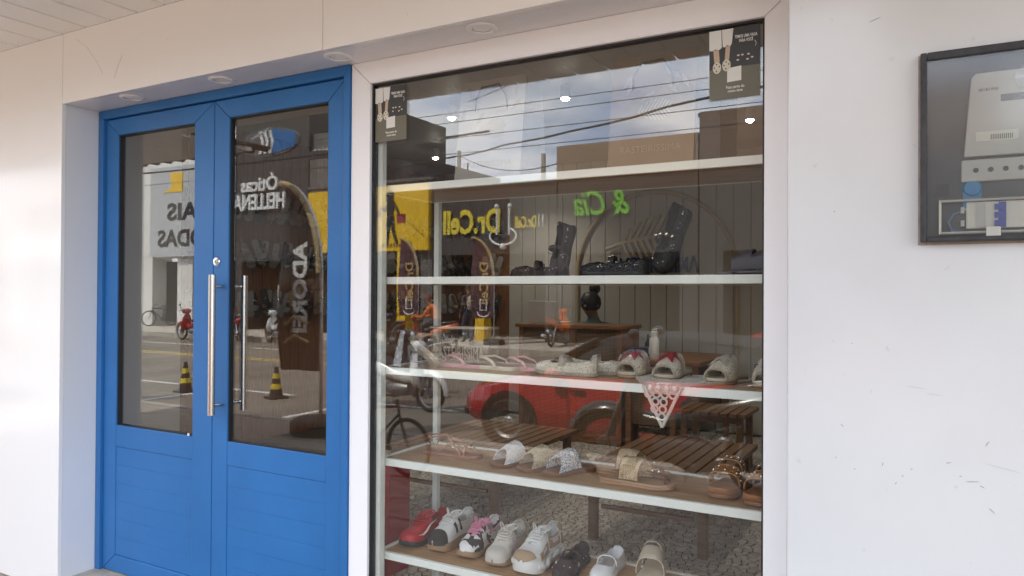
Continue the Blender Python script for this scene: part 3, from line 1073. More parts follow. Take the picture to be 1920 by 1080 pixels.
def poster(label, x0, x1, z0, z1):
    p = thing('recruiting_poster', label, 'poster', ((x0 + x1) / 2, .0112, z0), 0, 'posters stuck on the window glass')
    W, Hh = (x1 - x0), (z1 - z0)
    boxo('sheet', 'poster_olive', p, -W / 2, W / 2, -.0010, 0, 0, Hh)
    boxo('dark_field', 'poster_dark', p, -W / 2 + .0002, W / 2 - .0002, -.0013, -.001, Hh * .44, Hh - .0002)

    def flat(name, m, poly, y=-.0016):
        MB().prism([(a * W - W / 2, b * Hh) for a, b in poly], 0, .0003, Matrix.Translation((0, y + .0003, 0)) @ Ty).build(name, m, p)
    flat('printed_trousers', 'poster_white', [(.0, .72), (.0, .995), (.24, .995), (.25, .74), (.2, .715), (.12, .73), (.06, .71)])
    flat('printed_trousers', 'poster_white', [(.27, .75), (.25, .995), (.48, .995), (.45, .78), (.42, .745), (.36, .77), (.31, .74)])
    flat('printed_leg', 'poster_skin', [(.1, .54), (.08, .715), (.19, .72), (.21, .54)])
    flat('printed_leg', 'poster_skin', [(.31, .56), (.33, .75), (.42, .76), (.4, .56)])
    for cx_, cz_ in ((.155, .46), (.345, .48)):
        flat('printed_clog', 'poster_cream', [(cx_ + .085 * math.cos(2 * PI * k / 20), cz_ + .085 * math.sin(2 * PI * k / 20)) for k in range(20)], -.0019)
        for k in range(4):
            a = k * 1.4 + .3
            flat('clog_hole', 'poster_dark', [(cx_ + .05 * math.cos(a) + .014 * math.cos(2 * PI * j / 8), cz_ + .05 * math.sin(a) + .012 * math.sin(2 * PI * j / 8)) for j in range(8)], -.0022)
    for cx_, cz_ in ((.58, .6), (.66, .6), (.78, .6), (.57, .535), (.76, .53), (.85, .55)):
        flat('printed_buckle', 'poster_cream', [(cx_ + .028 * math.cos(2 * PI * j / 8), cz_ + .012 * math.sin(2 * PI * j / 8)) for j in range(8)])
    text('TEMOS UMA VAGA\nPARA VOCÊ', .0135, 'poster_white', p, loc=(W * .23, -.0016, Hh * .845), extrude=.0002, width=W * .44, bold=.0003)
    text('Faça parte do\nnosso time', .012, 'poster_white', p, loc=(W * .02, -.0016, Hh * .145), extrude=.0002, width=W * .36, bold=.0002)
    flat('code_card', 'poster_white', [(.36, .235), (.36, .435), (.64, .45), (.64, .245)])
    MB().tube([(W * .40, -.0014, Hh * .78), (W * .43, -.0014, Hh * .74), (W * .41, -.0014, Hh * .70)], .0008, 5).build('printed_arrow', 'poster_white', p)


poster('dark recruiting poster in the upper left corner of the display window', -1.942, -1.786, 2.105, 2.323)
poster('dark recruiting poster in the upper right corner of the display window', -.597, -.443, 2.110, 2.329)

# ------------------------------------------------------------------ electricity meter box
mat('meter_black', (.030, .030, .032), .55, var=.5, vscale=25)
mat('meter_grey', (.44, .43, .385), .5, var=.06)
mat('meter_cream', (.58, .56, .48), .5)
mat('meter_inner', (.055, .06, .065), .6, var=.25, vscale=12)
mat('seal_blue', (.02, .18, .36), .3)
mat('switch_blue', (.03, .06, .30), .4)
mat('cable_blue', (.10, .17, .27), .5)
mat('mortar', (.36, .31, .28), .9, var=.2, vscale=40, bump=.6, bscale=60)
glass('meter_cover', .06, (.95, .96, .96), dirt=.10, rough=.12)
mb_ = thing('electricity_meter_box', 'grimy clear fronted electricity meter box with black rim on white wall', 'meter box')
mx0, mx1, mz0, mz1, my = -.012, .42, 1.632, 2.098, -.214
q = MB()
q.box(mx0 - .005, mx1 + .01, my - .004, my, mz0 - .006, mz1 + .002)
q.build('mortar_edge', 'mortar', mb_)
for nm_, b in (('rim', (mx0, mx0 + .014, mz0, mz1)), ('rim', (mx1 - .014, mx1, mz0, mz1)), ('rim', (mx0 + .0142, mx1 - .0142, mz1 - .020, mz1)), ('rim', (mx0 + .0142, mx1 - .0142, mz0, mz0 + .012))):
    boxo(nm_, 'meter_black', mb_, b[0], b[1], my - .032, my - .0042, b[2], b[3], bevel=.003)
boxo('back_plate', 'meter_inner', mb_, mx0 + .0145, mx1 - .0145, my - .009, my - .0045, mz0 + .0125, mz1 - .0205)
# meter body, slightly tilted
mt_ = MB().prism([(-.105, -.09), (.16, -.09), (.16, .11), (-.08, .11), (-.09, .10)], 0, .012, Ty).build('meter_body', 'meter_grey', mb_, loc=(.185, my - .0095, 1.925), bevel=.003)
boxo('terminal_cover', 'meter_grey', mb_, .075, .35, my - .0195, my - .0095, 1.775, 1.828, bevel=.003)
for k in range(7):
    MB().lathe([(.0001, .0), (.006, 0), (.006, .002), (.0001, .0025)], 10, Matrix.Translation((.105 + k * .03, my - .0195, 1.802)) @ Ty).build('terminal_screw', 'meter_inner', mb_)
boxo('display', 'meter_inner', mb_, .155, .225, my - .0230, my - .0216, 1.962, 1.978)
boxo('sticker', 'meter_cream', mb_, .105, .19, my - .0230, my - .0216, 1.870, 1.893)
for k in range(12):
    boxo('barcode_bar', 'black', mb_, .135 + k * .0038, .1365 + k * .0038, my - .0236, my - .0231, 1.873, 1.885)
text('00181930', .010, 'black', mb_, loc=(.13, my - .0222, 1.99), extrude=.0002)
sb = MB().lathe([(.0001, .010), (.017, .009), (.022, .0)], 20, Matrix.Translation((.098, my - .0096, 1.760)) @ Ty)
sb.box(.079, .117, my - .015, my - .0097, 1.712, 1.757)
sb.build('blue_seal', 'seal_blue', mb_, smooth=40)
boxo('seal_tag', 'meter_cream', mb_, .083, .115, my - .0165, my - .0152, 1.707, 1.711)
# breaker window in the lower part
bk = MB()
bk.box(.085, .225, my - .016, my - .0095, 1.642 + .02, 1.642 + .085)
bk.build('breaker', 'meter_cream', mb_, bevel=.003)
boxo('breaker_strip', 'meter_grey', mb_, .105, .125, my - .0180, my - .0162, 1.665, 1.723)
sw_ = MB()
for k in range(3):
    sw_.box(.143, .163, my - .0215, my - .0163, 1.668 + k * .019, 1.681 + k * .019)
sw_.box(.151, .166, my - .0190, my - .0163, 1.664, 1.724)
sw_.build('breaker_switch', 'switch_blue', mb_)
MB().tube([(.082, my - .012, 1.705), (.06, my - .013, 1.70), (.048, my - .013, 1.68), (.055, my - .013, 1.66), (.08, my - .012, 1.655)], .0028, 8).build('blue_cable', 'cable_blue', mb_, smooth=60)
for a_, b_ in (((.03, 1.735), (.40, 1.735)), ((.03, 1.65), (.40, 1.65))):
    MB().tube([(a_[0], my - .027, a_[1]), (b_[0], my - .027, b_[1])], .0025, 8).build('cover_ridge', 'plastic_clear', mb_)
MB().tube([(.03, my - .027, 1.735), (.03, my - .027, 1.65)], .0025, 8).build('cover_ridge', 'plastic_clear', mb_)
for b in ((.028, .238, 1.728, 1.734), (.028, .238, 1.650, 1.656), (.028, .034, 1.6562, 1.7278), (.232, .238, 1.6562, 1.7278)):
    boxo('breaker_window_rim', 'meter_grey', mb_, b[0], b[1], my - .0235, my - .0100, b[2], b[3], bevel=.0015)
for b in ((.074, .082, 1.700, 1.715), (.074, .082, 1.668, 1.683)):
    boxo('hinge', 'meter_grey', mb_, b[0], b[1], my - .0200, my - .0100, b[2], b[3], bevel=.001)
boxo('warning_plate', 'meter_black', mb_, .02, .05, my - .0120, my - .0095, 1.745, 1.775)
boxo('clear_cover', 'meter_cover', mb_, mx0 + .0143, mx1 - .0143, my - .0262, my - .0242, mz0 + .0122, mz1 - .0202)
MB().lathe([(.0001, .003), (.03, .001), (.036, 0)], 24, Matrix.Translation((.218, my - .0264, 2.01)) @ Ty).build('reading_lens', 'plastic_clear', mb_, smooth=40)
boxo('latch', 'meter_grey', mb_, .125, .155, my - .031, my - .0264, 1.640, 1.665, bevel=.002)
rebase(mb_, (.2, my, mz0))


# ------------------------------------------------------------------ footwear
HW = [(-.5, .0), (-.492, .34), (-.47, .55), (-.43, .70), (-.36, .78), (-.2, .76), (-.05, .74), (.1, .86), (.22, .98), (.3, 1.), (.38, .93), (.44, .76), (.475, .55), (.494, .3), (.5, .0)]
STN = [-.5, -.492, -.47, -.43, -.36, -.28, -.2, -.12, -.05, .03, .1, .16, .22, .3, .38, .44, .475, .494, .5]


class Foot:
    """surface of a shoe over a foot-shaped outline: toe at +X, s along the length, t around (0 right edge .. pi left edge)"""

    def __init__(s, L_=.28, W_=.10, heights=((-.5, .075), (-.4, .085), (-.2, .07), (-.05, .085), (.1, .075), (.3, .055), (.42, .045), (.5, .03)), z0=.0, side=1, p=.62, inset=.94):
        s.L, s.W, s.h, s.z0, s.side, s.p, s.inset = L_, W_, heights, z0, side, p, inset

    def hw(s, q):
        return lerp_tab(HW, q) * s.W / 2

    def cy(s, q):
        return s.side * s.W * (.07 * math.sin((q + .1) * 3.2) if q > -.1 else 0)

    def P(s, q, t, off=0.):
        w_ = s.hw(q) * s.inset
        h_ = lerp_tab(s.h, q)
        c_, n_ = math.cos(t), math.sin(t)
        y = s.cy(q) - math.copysign(abs(c_) ** s.p, c_) * (w_ + off)
        z = s.z0 + abs(n_) ** s.p * (h_ + off)
        return Vector((q * s.L + (off if q > .4 else 0), y, z))

    def outline(s, k=1.):
        r = [(q * s.L * (1 + (k - 1) * .4), s.cy(q) - s.hw(q) * k) for q in STN]
        l_ = [(q * s.L * (1 + (k - 1) * .4), s.cy(q) + s.hw(q) * k) for q in STN[1:-1]]
        return r + l_[::-1]

    def sole(s, name, m, parent, z0, z1, k=1., bevel=.004, rock=0., m2=None):
        o1 = s.outline(k)

        def zz(x):
            return rock * max(0, (x / s.L - .2) / .3) ** 2

        rings = []
        for z, kk in ((z0, .965), (z0 + (z1 - z0) * .2, 1.0), (z0 + (z1 - z0) * .8, 1.0), (z1, .975)):
            rings.append([(x * (1 - (1 - kk) * .5), y * kk, z + zz(x)) for x, y in o1])
        return MB().loft(rings).build(name, m, parent, smooth=35)

    def patch(s, name, m, parent, s0, s1, t0, t1, off=.002, th=.002, ns=8, nt=12, smooth=60, hole=None, col=None):
        """part of the surface as a thin shell; s0/s1 may be functions of t, t0/t1 of s-fraction"""
        fs0 = s0 if callable(s0) else (lambda t: s0)
        fs1 = s1 if callable(s1) else (lambda t: s1)
        grid = []
        for i in range(ns + 1):
            row_ = []
            for j in range(nt + 1):
                t = t0 + (t1 - t0) * j / nt
                q = fs0(t) + (fs1(t) - fs0(t)) * i / ns
                q = max(-.4995, min(.4995, q))
                row_.append((q, t))
            grid.append(row_)
        mb = MB()
        n1 = (ns + 1) * (nt + 1)
        vs_ = [s.P(q, t, off) for r in grid for q, t in r] + [s.P(q, t, off - th) for r in grid for q, t in r]
        fs = []
        keep = {}
        for i in range(ns):
            for j in range(nt):
                q, t = grid[i][j]
                qm, tm = (q + grid[i + 1][j + 1][0]) / 2, (t + grid[i + 1][j + 1][1]) / 2
                if hole and hole(qm, tm):
                    continue
                keep[i, j] = 1
        for (i, j) in keep:
            a, b, c_, d = i * (nt + 1) + j, i * (nt + 1) + j + 1, (i + 1) * (nt + 1) + j + 1, (i + 1) * (nt + 1) + j
            fs.append((a, b, c_, d))
            fs.append((n1 + d, n1 + c_, n1 + b, n1 + a))
            if (i - 1, j) not in keep:
                fs.append((b, a, n1 + a, n1 + b))
            if (i + 1, j) not in keep:
                fs.append((d, c_, n1 + c_, n1 + d))
            if (i, j - 1) not in keep:
                fs.append((a, d, n1 + d, n1 + a))
            if (i, j + 1) not in keep:
                fs.append((c_, b, n1 + b, n1 + c_))
        mb.add(vs_, fs)
        return mb.build(name, m, parent, smooth=smooth)

    def band(s, name, m, parent, qa, qb, width, off=.004, th=.003, t0=.04, t1=PI - .04, nt=16, ns=3):
        """strap over the foot from qa at the right edge to qb at the left edge"""
        f = lambda t: qa + (qb - qa) * (t / PI)
        return s.patch(name, m, parent, lambda t: f(t) - width / 2, lambda t: f(t) + width / 2, t0, t1, off, th, ns, nt)


mat('sole_gum', (.34, .22, .12), .6)
mat('sole_brown', (.22, .10, .045), .5, var=.12, vscale=20)
mat('sole_tan', (.42, .26, .15), .55, var=.1, vscale=20)
mat('sneaker_red', (.45, .012, .022), .45, var=.08, vscale=30)
mat('sneaker_white', (.74, .73, .69), .5)
mat('sneaker_cream', (.66, .62, .54), .6)
mat('suede_cream', (.56, .52, .45), .85)
mat('suede_black', (.022, .020, .022), .8)
mat('suede_tan', (.40, .28, .17), .85)
mat('lining', (.58, .55, .50), .9)
mat('pink_lace', (.72, .26, .38), .7)
mat('pink_lining', (.66, .38, .46), .8)
stain('cow_print', (.03, .028, .028), (.74, .73, .70), 26, .47, .49, .6, detail=2)
mat('mesh_pink', (.62, .54, .56), .8)
mat('dark_brown', (.040, .026, .026), .75, var=.1, vscale=30)
mat('brown_leather', (.30, .12, .035), .38, var=.12, vscale=20)
mat('rose_leather', (.36, .17, .105), .4, var=.08, vscale=20)
mat('stud', (.80, .74, .60), .18, 1.0)
mat('silver_stud', (.75, .75, .75), .15, 1.0)
mat('pink_rubber', (.66, .34, .34), .5)
mat('cream_rubber', (.66, .57, .42), .5)
mat('beige_strap', (.50, .42, .31), .55)
mat('red_yarn', (.40, .010, .02), .85, var=.2, vscale=120, bump=.8, bscale=300)
knit('crochet_cream', (.80, .72, .57), (.36, .29, .20), 190)
knit('weave_white', (.76, .75, .72), (.52, .50, .47), 210)
knit('weave_tan', (.50, .42, .28), (.20, .15, .09), 210)
knit('weave_grey', (.68, .70, .72), (.07, .08, .10), 190, .8, .4)
knit('raffia', (.60, .46, .29), (.24, .15, .07), 210)
knit('black_weave', (.022, .022, .023), (.004, .004, .004), 150, .6)
mat('rope', (.56, .49, .37), .9, var=.2, vscale=150, bump=.8, bscale=250)
mat('lilac_dark', (.10, .09, .10), .4)


def shoe_root(name, label, loc, head, group=None, tilt=(0, 0), scale=1, cat='shoe'):
    return thing(name, label, cat, loc, (math.radians(tilt[0]), math.radians(tilt[1]), math.radians(head)), group, scale)


def laces(F, parent, m, q0=.20, q1=-.03, n=6, w=.36, off=.006, bow=True):
    mb = MB()
    for k in range(n):
        a = q0 + (q1 - q0) * k / (n - 1)
        b = a - .02
        ta, tb = PI / 2 - w * (1 + .04 * k), PI / 2 + w * (1 + .04 * k)
        pts = [F.P(a, ta, off - .003)] + [F.P(a + (b - a) * j / 4, ta + (tb - ta) * j / 4, off) for j in range(5)] + [F.P(b, tb, off - .003)]
        mb.tube(pts, .0034, 6, flat=(.6, 1.2))
        pts = [F.P(b + (a - b) * j / 4 - .012, ta + (tb - ta) * j / 4, off + .001) for j in range(5)]
        mb.tube(pts, .0034, 6, flat=(.6, 1.2))
    if bow:
        c_ = F.P(q1, PI / 2, off + .004)
        for sg in (-1, 1):
            pts = [c_ + Vector((math.cos(a) * .018 - .004 + .01, sg * (.004 + .020 * (1 - math.cos(a)) * .9), .008 * math.sin(a * .5) + .012 * math.sin(a))) for a in [2 * PI * k / 10 for k in range(11)]]
            mb.tube(pts, .003, 6)
            mb.tube([c_, c_ + Vector((.02, sg * .012, .002)), c_ + Vector((.045, sg * .022, -.012))], .0028, 6)
        mb.ball(c_, .006, 6)
    return mb.build('laces', m, parent, smooth=60)


SNK = ((-.5, .085), (-.42, .094), (-.3, .078), (-.16, .070), (-.06, .084), (.03, .082), (.12, .070), (.22, .056), (.32, .048), (.42, .043), (.475, .034), (.5, .018))


def sneaker(label, x, y, z, head, sole_m, upper_m, toe_m=None, lace_m='sneaker_white', lining_m='lining', tongue_m=None, L_=.285, W_=.102, sole_h=.030, deco=None, name='sneaker', hs=SNK, group='sneakers on the lowest shelf in view', flare=1.0):
    r = shoe_root(name, label, (x, y, z), head, group)
    F = Foot(L_, W_, hs, sole_h - .004)
    F.sole('sole', sole_m, r, 0, sole_h, flare, rock=.012)
    op = lambda q, t: (-.44 < q < -.06) and abs(t - PI / 2) < .95
    ns = 30
    up_ = F.patch('upper', upper_m, r, -.499, .499, .0, PI, 0, .004, ns, 22, hole=lambda q, t: op(q, t) or ((-.07 < q < .22) and abs(t - PI / 2) < .22 - .1 * (q + .07)), smooth=70)
    F.patch('insole', lining_m, r, -.46, .0, .0, PI, -.012, .001, 8, 10, hole=lambda q, t: abs(t - PI / 2) < .95)
    # lining plate inside the opening
    MB().prism([(q * L_, F.cy(q) + sg * F.hw(q) * .8) for sg, qs in ((-1, STN[2:11]), (1, STN[2:11][::-1])) for q in qs], sole_h + .002, sole_h + .006).build('footbed', lining_m, r)
    # tongue
    tg = []
    for k in range(7):
        q = .21 - .33 * k / 6
        h_ = lerp_tab(hs, max(q, -.04)) - .004 + max(0, (.0 - q)) * .16
        w_ = .016 + .008 * k / 6
        c_ = F.cy(q)
        zz = F.z0 + h_
        tg.append([(q * L_, c_ - w_, zz - .006), (q * L_, c_ - w_ * .5, zz), (q * L_, c_ + w_ * .5, zz), (q * L_, c_ + w_, zz - .006), (q * L_, c_ + w_ * .5, zz - .005), (q * L_, c_ - w_ * .5, zz - .005)])
    MB().loft(tg).build('tongue', tongue_m or upper_m, r, smooth=60)
    # padded collar rim
    rim = [F.P(q, PI / 2 - 1.0, .001) for q in (-.07, -.14, -.22, -.3, -.38, -.44)] + [F.P(-.48, PI / 2 - .5, .001), F.P(-.485, PI / 2, .002), F.P(-.48, PI / 2 + .5, .001)] + [F.P(q, PI / 2 + 1.0, .001) for q in (-.44, -.38, -.3, -.22, -.14, -.07)]
    MB().tube(rim, .0042, 8).build('collar', lining_m, r, smooth=60)
    if toe_m:
        F.patch('toe_cap', toe_m, r, lambda t: .30 + .05 * abs(math.cos(t)), .4985, .0, PI, .0022, .002, 8, 18)
    laces(F, r, lace_m)
    if deco:
        deco(F, r)
    return r


Z5 = .4335
HD = -90


def d_red(F, r):
    for sg in (0, 1):
        t_ = lambda b: b if sg == 0 else PI - b
        pts = [F.P(q, t_(tt), .0035) for q, tt in ((.33, .50), (.24, .34), (.14, .36), (.02, .52), (-.14, .80))]
        MB().tube(pts, [.001, .0055, .0048, .003, .001], 6, flat=(.5, 1.2)).build('curved_mark', 'sneaker_white', r, smooth=60)


def d_bw(F, r):
    for sg in (0, 1):
        f = (lambda a: a) if sg == 0 else (lambda a: PI - a)
        for k in range(2):
            q = .03 - k * .14
            a, b = sorted((f(.15), f(.95)))
            F.patch('side_stripe', 'suede_black', r, lambda t, q=q: q + .05 * math.sin(t), lambda t, q=q: q + .05 + .05 * math.sin(t), a, b, .0025, .0022, 2, 6)
    F.patch('heel_tab', 'suede_black', r, -.499, -.42, .0, PI, .0022, .002, 4, 14, hole=lambda q, t: abs(t - PI / 2) < .9)


def d_cream(F, r):
    for sg in (0, 1):
        f = (lambda a: a) if sg == 0 else (lambda a: PI - a)
        for k in range(3):
            q = .06 - k * .075
            a, b = sorted((f(.12), f(.95)))
            F.patch('side_stripe', 'mesh_pink', r, lambda t, q=q: q + .03 * math.sin(t), lambda t, q=q: q + .035 + .03 * math.sin(t), a, b, .0022, .002, 2, 6)


def d_chunky(F, r):
    for sg in (0, 1):
        f = (lambda a: a) if sg == 0 else (lambda a: PI - a)
        for q0, q1, a0, a1 in ((.02, .30, .06, .55), (-.34, -.05, .10, .75), (-.499, -.38, .05, 1.2)):
            a, b = sorted((f(a0), f(a1)))
            F.patch('suede_overlay', 'suede_tan', r, lambda t, q0=q0: q0 + .05 * math.sin(t), lambda t, q1=q1: q1 + .03 * math.sin(t), a, b, .0032, .003, 6, 6)
        for q0, q1, a0, a1 in ((.10, .22, .24, .46), (-.27, -.13, .30, .60)):
            a, b = sorted((f(a0), f(a1)))
            F.patch('mesh_window', 'mesh_pink', r, q0, q1, a, b, .0046, .002, 4, 4)
        # sculpted wavy midsole
        pts = [Vector((q * F.L, F.cy(q) + (-1 if sg == 0 else 1) * F.hw(q) * 1.03, .026 + .010 * math.sin(q * 22))) for q in [-.46 + .05 * k for k in range(18)]]
        MB().tube(pts, [.006 + .009 * abs(math.sin(k * .9)) for k in range(18)], 8).build('midsole_wave', 'sneaker_white', r, smooth=60)
    F.patch('toe_guard', 'suede_tan', r, .40, .4985, .35, PI - .35, .0045, .004, 5, 14)


sneaker('red laced sneaker with white curved mark, leftmost on the lowest visible shelf', -1.895, .30, Z5, HD - 6, 'rubber', 'sneaker_red', None, 'sneaker_red', 'sneaker_red', None, sole_h=.022, deco=d_red)
sneaker('white sneaker with black suede toe and gum sole beside the red one', -1.765, .315, Z5, HD - 2, 'sole_gum', 'sneaker_white', 'suede_black', deco=d_bw, sole_h=.036)
sneaker('cow print sneaker with pink laces on the lowest visible shelf', -1.622, .312, Z5, HD, 'sole_gum', 'cow_print', None, 'pink_lace', 'pink_lining', 'pink_lining', sole_h=.024)
sneaker('plain cream sneaker with suede toe next to the cow print one', -1.482, .292, Z5, HD + 4, 'sole_gum', 'sneaker_cream', 'suede_cream', 'sneaker_cream', deco=d_cream, sole_h=.026)
sneaker('chunky beige and white running sneaker with sculpted sole', -1.335, .292, Z5, HD - 2, 'sneaker_white', 'sneaker_white', None, 'sneaker_white', W_=.116, L_=.30, sole_h=.044, deco=d_chunky, flare=1.06)

MJ = ((-.5, .055), (-.42, .062), (-.3, .050), (-.1, .046), (.05, .046), (.2, .044), (.32, .040), (.42, .034), (.475, .026), (.5, .012))


def mary_jane(label, loc, head, m, sole_m, stud_m=None, lining_m='lining', tilt=(0, 0), L_=.265, group=None, buckle='silver_stud', medallions=False, insole_m=None, scale=1, sole_h=.014, strap_m=None, name='strap_shoe'):
    r = shoe_root(name, label, loc, head, group, tilt, scale)
    F = Foot(L_, .094, MJ, sole_h - .003)
    F.sole('sole', sole_m, r, 0, sole_h, 1.03, rock=.006)
    F.patch('upper', m, r, -.499, .499, .0, PI, 0, .0035, 30, 22, hole=lambda q, t: (-.45 < q < .24 - .10 * (abs(t - PI / 2) / .9) ** 2) and abs(t - PI / 2) < .92, smooth=70)
    MB().prism([(q * L_, F.cy(q) + sg * F.hw(q) * .84) for sg, qs in ((-1, STN[2:14]), (1, STN[2:14][::-1])) for q in qs], sole_h - .001, sole_h + .004).build('insole', insole_m or lining_m, r)
    G = Foot(L_, .096, tuple((a, b + .016 * math.exp(-((a - .02) / .12) ** 2)) for a, b in MJ), sole_h - .003)
    G.band('strap', strap_m or m, r, .04, .0, .075, .004, .003, .25, PI - .25)
    if stud_m:
        sb_ = MB()
        rr = random.Random(5)
        for k in range(26):
            q, t = rr.uniform(-.4, .44), rr.uniform(.25, PI - .25)
            if (-.45 < q < .24) and abs(t - PI / 2) < 1.0:
                t = .3 if rr.random() < .5 else PI - .3
            sb_.ball(F.P(q, t, .002), .0030, 5)
        sb_.build('studs', stud_m, r, smooth=60)['kind'] = 'stuff'
    if medallions:
        for k, t in enumerate((.5, 1.05, PI / 2, PI - 1.05, PI - .5)):
            p = G.P(.02, t, .006)
            MB().ball(p, .009, 8, .5).build('medallion', stud_m, r, smooth=60)
    elif buckle:
        p = G.P(.04, .42, .006)
        MB().tube([p + Vector((.014, 0, -.011)), p + Vector((.014, .002, .012)), p + Vector((-.014, .002, .012)), p + Vector((-.014, 0, -.011))], .0022, 6, closed=True).build('buckle', buckle, r, smooth=60)
    return r


mary_jane('dark brown studded buckle shoe on the lowest visible shelf', (-1.198, .305, Z5), HD + 2, 'dark_brown', 'rubber', 'silver_stud', 'black', L_=.27, group=None)
mary_jane('white strap shoe with bare insole near the bottom of the window', (-1.058, .325, Z5), HD + 2, 'white', 'sneaker_white', None, 'lining', L_=.27, buckle=None)


SLD = ((-.5, .04), (-.3, .07), (-.1, .082), (.0, .080), (.1, .072), (.2, .059), (.3, .044), (.4, .032), (.5, .016))


def slide(label, loc, head, bed_m, bands, L_=.255, W_=.096, bed_h=.018, tilt=(0, 0), group=None, studs=None, sole_m=None, name='slide_sandal', heights=SLD, edge_m=None, scale=1, cat='sandal', buckles=(), inset=.99):
    r = shoe_root(name, label, loc, head, group, tilt, scale, cat)
    F = Foot(L_, W_, heights, bed_h - .004, inset=inset)
    F.sole('footbed', bed_m, r, bed_h * .4, bed_h, 1., rock=.005)
    F.sole('outsole', sole_m or bed_m, r, 0, bed_h * .39, .985, rock=.005)
    rr = random.Random(9)
    for qa, qb, wd, m in bands:
        b = F.band('strap', m, r, qa, qb, wd, .004, .0035)
        if edge_m:
            for sg in (-1, 1):
                pts = [F.P(qa + (qb - qa) * t / PI + sg * wd / 2, t, .004) for t in [.06 + (PI - .12) * k / 12 for k in range(13)]]
                MB().tube(pts, .0022, 6).build('strap_edge', edge_m, r, smooth=60)
        if studs:
            sb_ = MB()
            for k in range(9):
                t = .3 + (PI - .6) * k / 8
                for off_, rad in ((-.22, .0022 + .0028 * (k % 2)), (.22, .0022 + .0028 * ((k + 1) % 2))):
                    sb_.ball(F.P(qa + (qb - qa) * t / PI + off_ * wd, t, .005), rad, 6)
            o_ = sb_.build('studs', studs, r, smooth=60)
            o_['kind'] = 'stuff'
    for q, t in buckles:
        p = F.P(q, t, .007)
        MB().tube([p + Vector((.009, -.007, 0)), p + Vector((.009, .007, 0)), p + Vector((-.009, .007, 0)), p + Vector((-.009, -.007, 0))], .0018, 6, closed=True).build('buckle', 'silver_stud', r)
    return r


slide('beige cutout clog whose tip shows at the bottom of the window', (-.885, .33, Z5), HD + 8, 'cream_rubber', [(.16, .16, .22, 'beige_strap'), (-.12, -.12, .12, 'beige_strap')], W_=.1, bed_h=.045, heights=tuple((a, b + .02) for a, b in SLD))

# fourth shelf: sandals
Z4 = .8155
st = shoe_root('strappy_sandal', 'rose brown strappy flat sandal with crossed ankle straps', (-1.745, .285, Z4), 4, None, (0, 0), 1, 'sandal')
F = Foot(.275, .088, SLD, .006)
F.sole('footbed', 'rose_leather', st, 0, .012, 1.)
F.band('toe_strap', 'rose_leather', st, .28, .30, .035)
mbs = MB()
for sg in (-1, 1):
    mbs.tube([(.06, sg * .034, .012), (.03, sg * .036, .05), (-.03, -sg * .005, .085), (-.075, -sg * .036, .075), (-.095, -sg * .03, .05)], .003, 6, flat=(1.3, .6))
    mbs.tube([(-.1, sg * .03, .012), (-.085, sg * .036, .05), (-.075, sg * .036, .075)], .003, 6)
    mbs.tube([(-.06, sg * .034, .012), (.0, sg * .022, .055), (.05, -sg * .02, .045), (.08, -sg * .034, .012)], .003, 6)
mbs.tube([(-.075 - .03 * math.sin(a), .037 * math.cos(a), .076) for a in [PI * k / 10 for k in range(11)]], .003, 6)
mbs.build('crossed_straps', 'rose_leather', st, smooth=60)
for p in ((.03, -.037, .05), (-.085, -.037, .055), (.075, .0, .055)):
    MB().tube([Vector(p) + Vector((.007 * math.cos(a), -.003, .007 * math.sin(a))) for a in [2 * PI * k / 10 for k in range(10)]], .0016, 5, closed=True).build('ring', 'silver_stud', st)
MB().ball((.095, -.006, .052), .007, 8).build('bead', 'black_gloss', st, smooth=60)
slide('white woven crossover slide, first of three on the middle shelf', (-1.435, .285, Z4), HD - 32, 'sole_brown', [(.0, .24, .23, 'weave_white'), (.24, .0, .23, 'weave_white')], L_=.235, bed_h=.014, group='woven crossover slides')
slide('tan woven crossover slide between the white and the grey ones', (-1.310, .275, Z4), HD - 32, 'sole_brown', [(.0, .24, .23, 'weave_tan'), (.24, .0, .23, 'weave_tan')], L_=.235, bed_h=.014, group='woven crossover slides')
slide('grey flecked woven crossover slide, third of three on the middle shelf', (-1.190, .268, Z4), HD - 32, 'sole_brown', [(.0, .24, .23, 'weave_grey'), (.24, .0, .23, 'weave_grey')], L_=.235, bed_h=.014, group='woven crossover slides')
for i, (xx, yy) in enumerate(((-.905, .215), (-.965, .34))):
    s_ = slide(('front' if i == 0 else 'rear') + ' raffia toe loop sandal of the pair on the middle shelf', (xx, yy, Z4), -2 + i * 3, 'sole_tan', [(-.06, .02, .26, 'raffia')], L_=.285, bed_h=.018, group='raffia sandals', edge_m='sole_brown', heights=tuple((a, b * 1.0) for a, b in SLD))
    MB().tube([(.115, -.018, .018), (.112, -.014, .036), (.108, 0, .044), (.112, .014, .036), (.115, .018, .018)], .0075, 8, flat=(.5, 1.3)).build('toe_loop', 'sole_brown', s_, smooth=60)
    MB().tube([(.04, 0, .058), (.075, 0, .052), (.108, 0, .044)], .006, 8, flat=(.5, 1.4)).build('centre_strap', 'sole_brown', s_, smooth=60)
    for xx2 in (.06, .085):
        MB().ball((xx2, 0, .058), .005, 6).build('metal_stud', 'silver_stud', s_, smooth=60)
for i, (xx, yy, hd_) in enumerate(((-.592, .300, HD - 8), (-.462, .265, HD - 12))):
    slide(('left' if i == 0 else 'right') + ' brown leather slide with round metal studs at the shelf end', (xx, yy, Z4), hd_, 'brown_leather', [(.22, .22, .13, 'brown_leather'), (-.04, -.04, .15, 'brown_leather')], L_=.275, W_=.105, bed_h=.036, studs='stud', group='studded brown slides', sole_m='sole_brown', edge_m='sole_tan', heights=tuple((a, b * 1.0) for a, b in SLD))

# third shelf: flip flops and crochet
Z3 = 1.1905


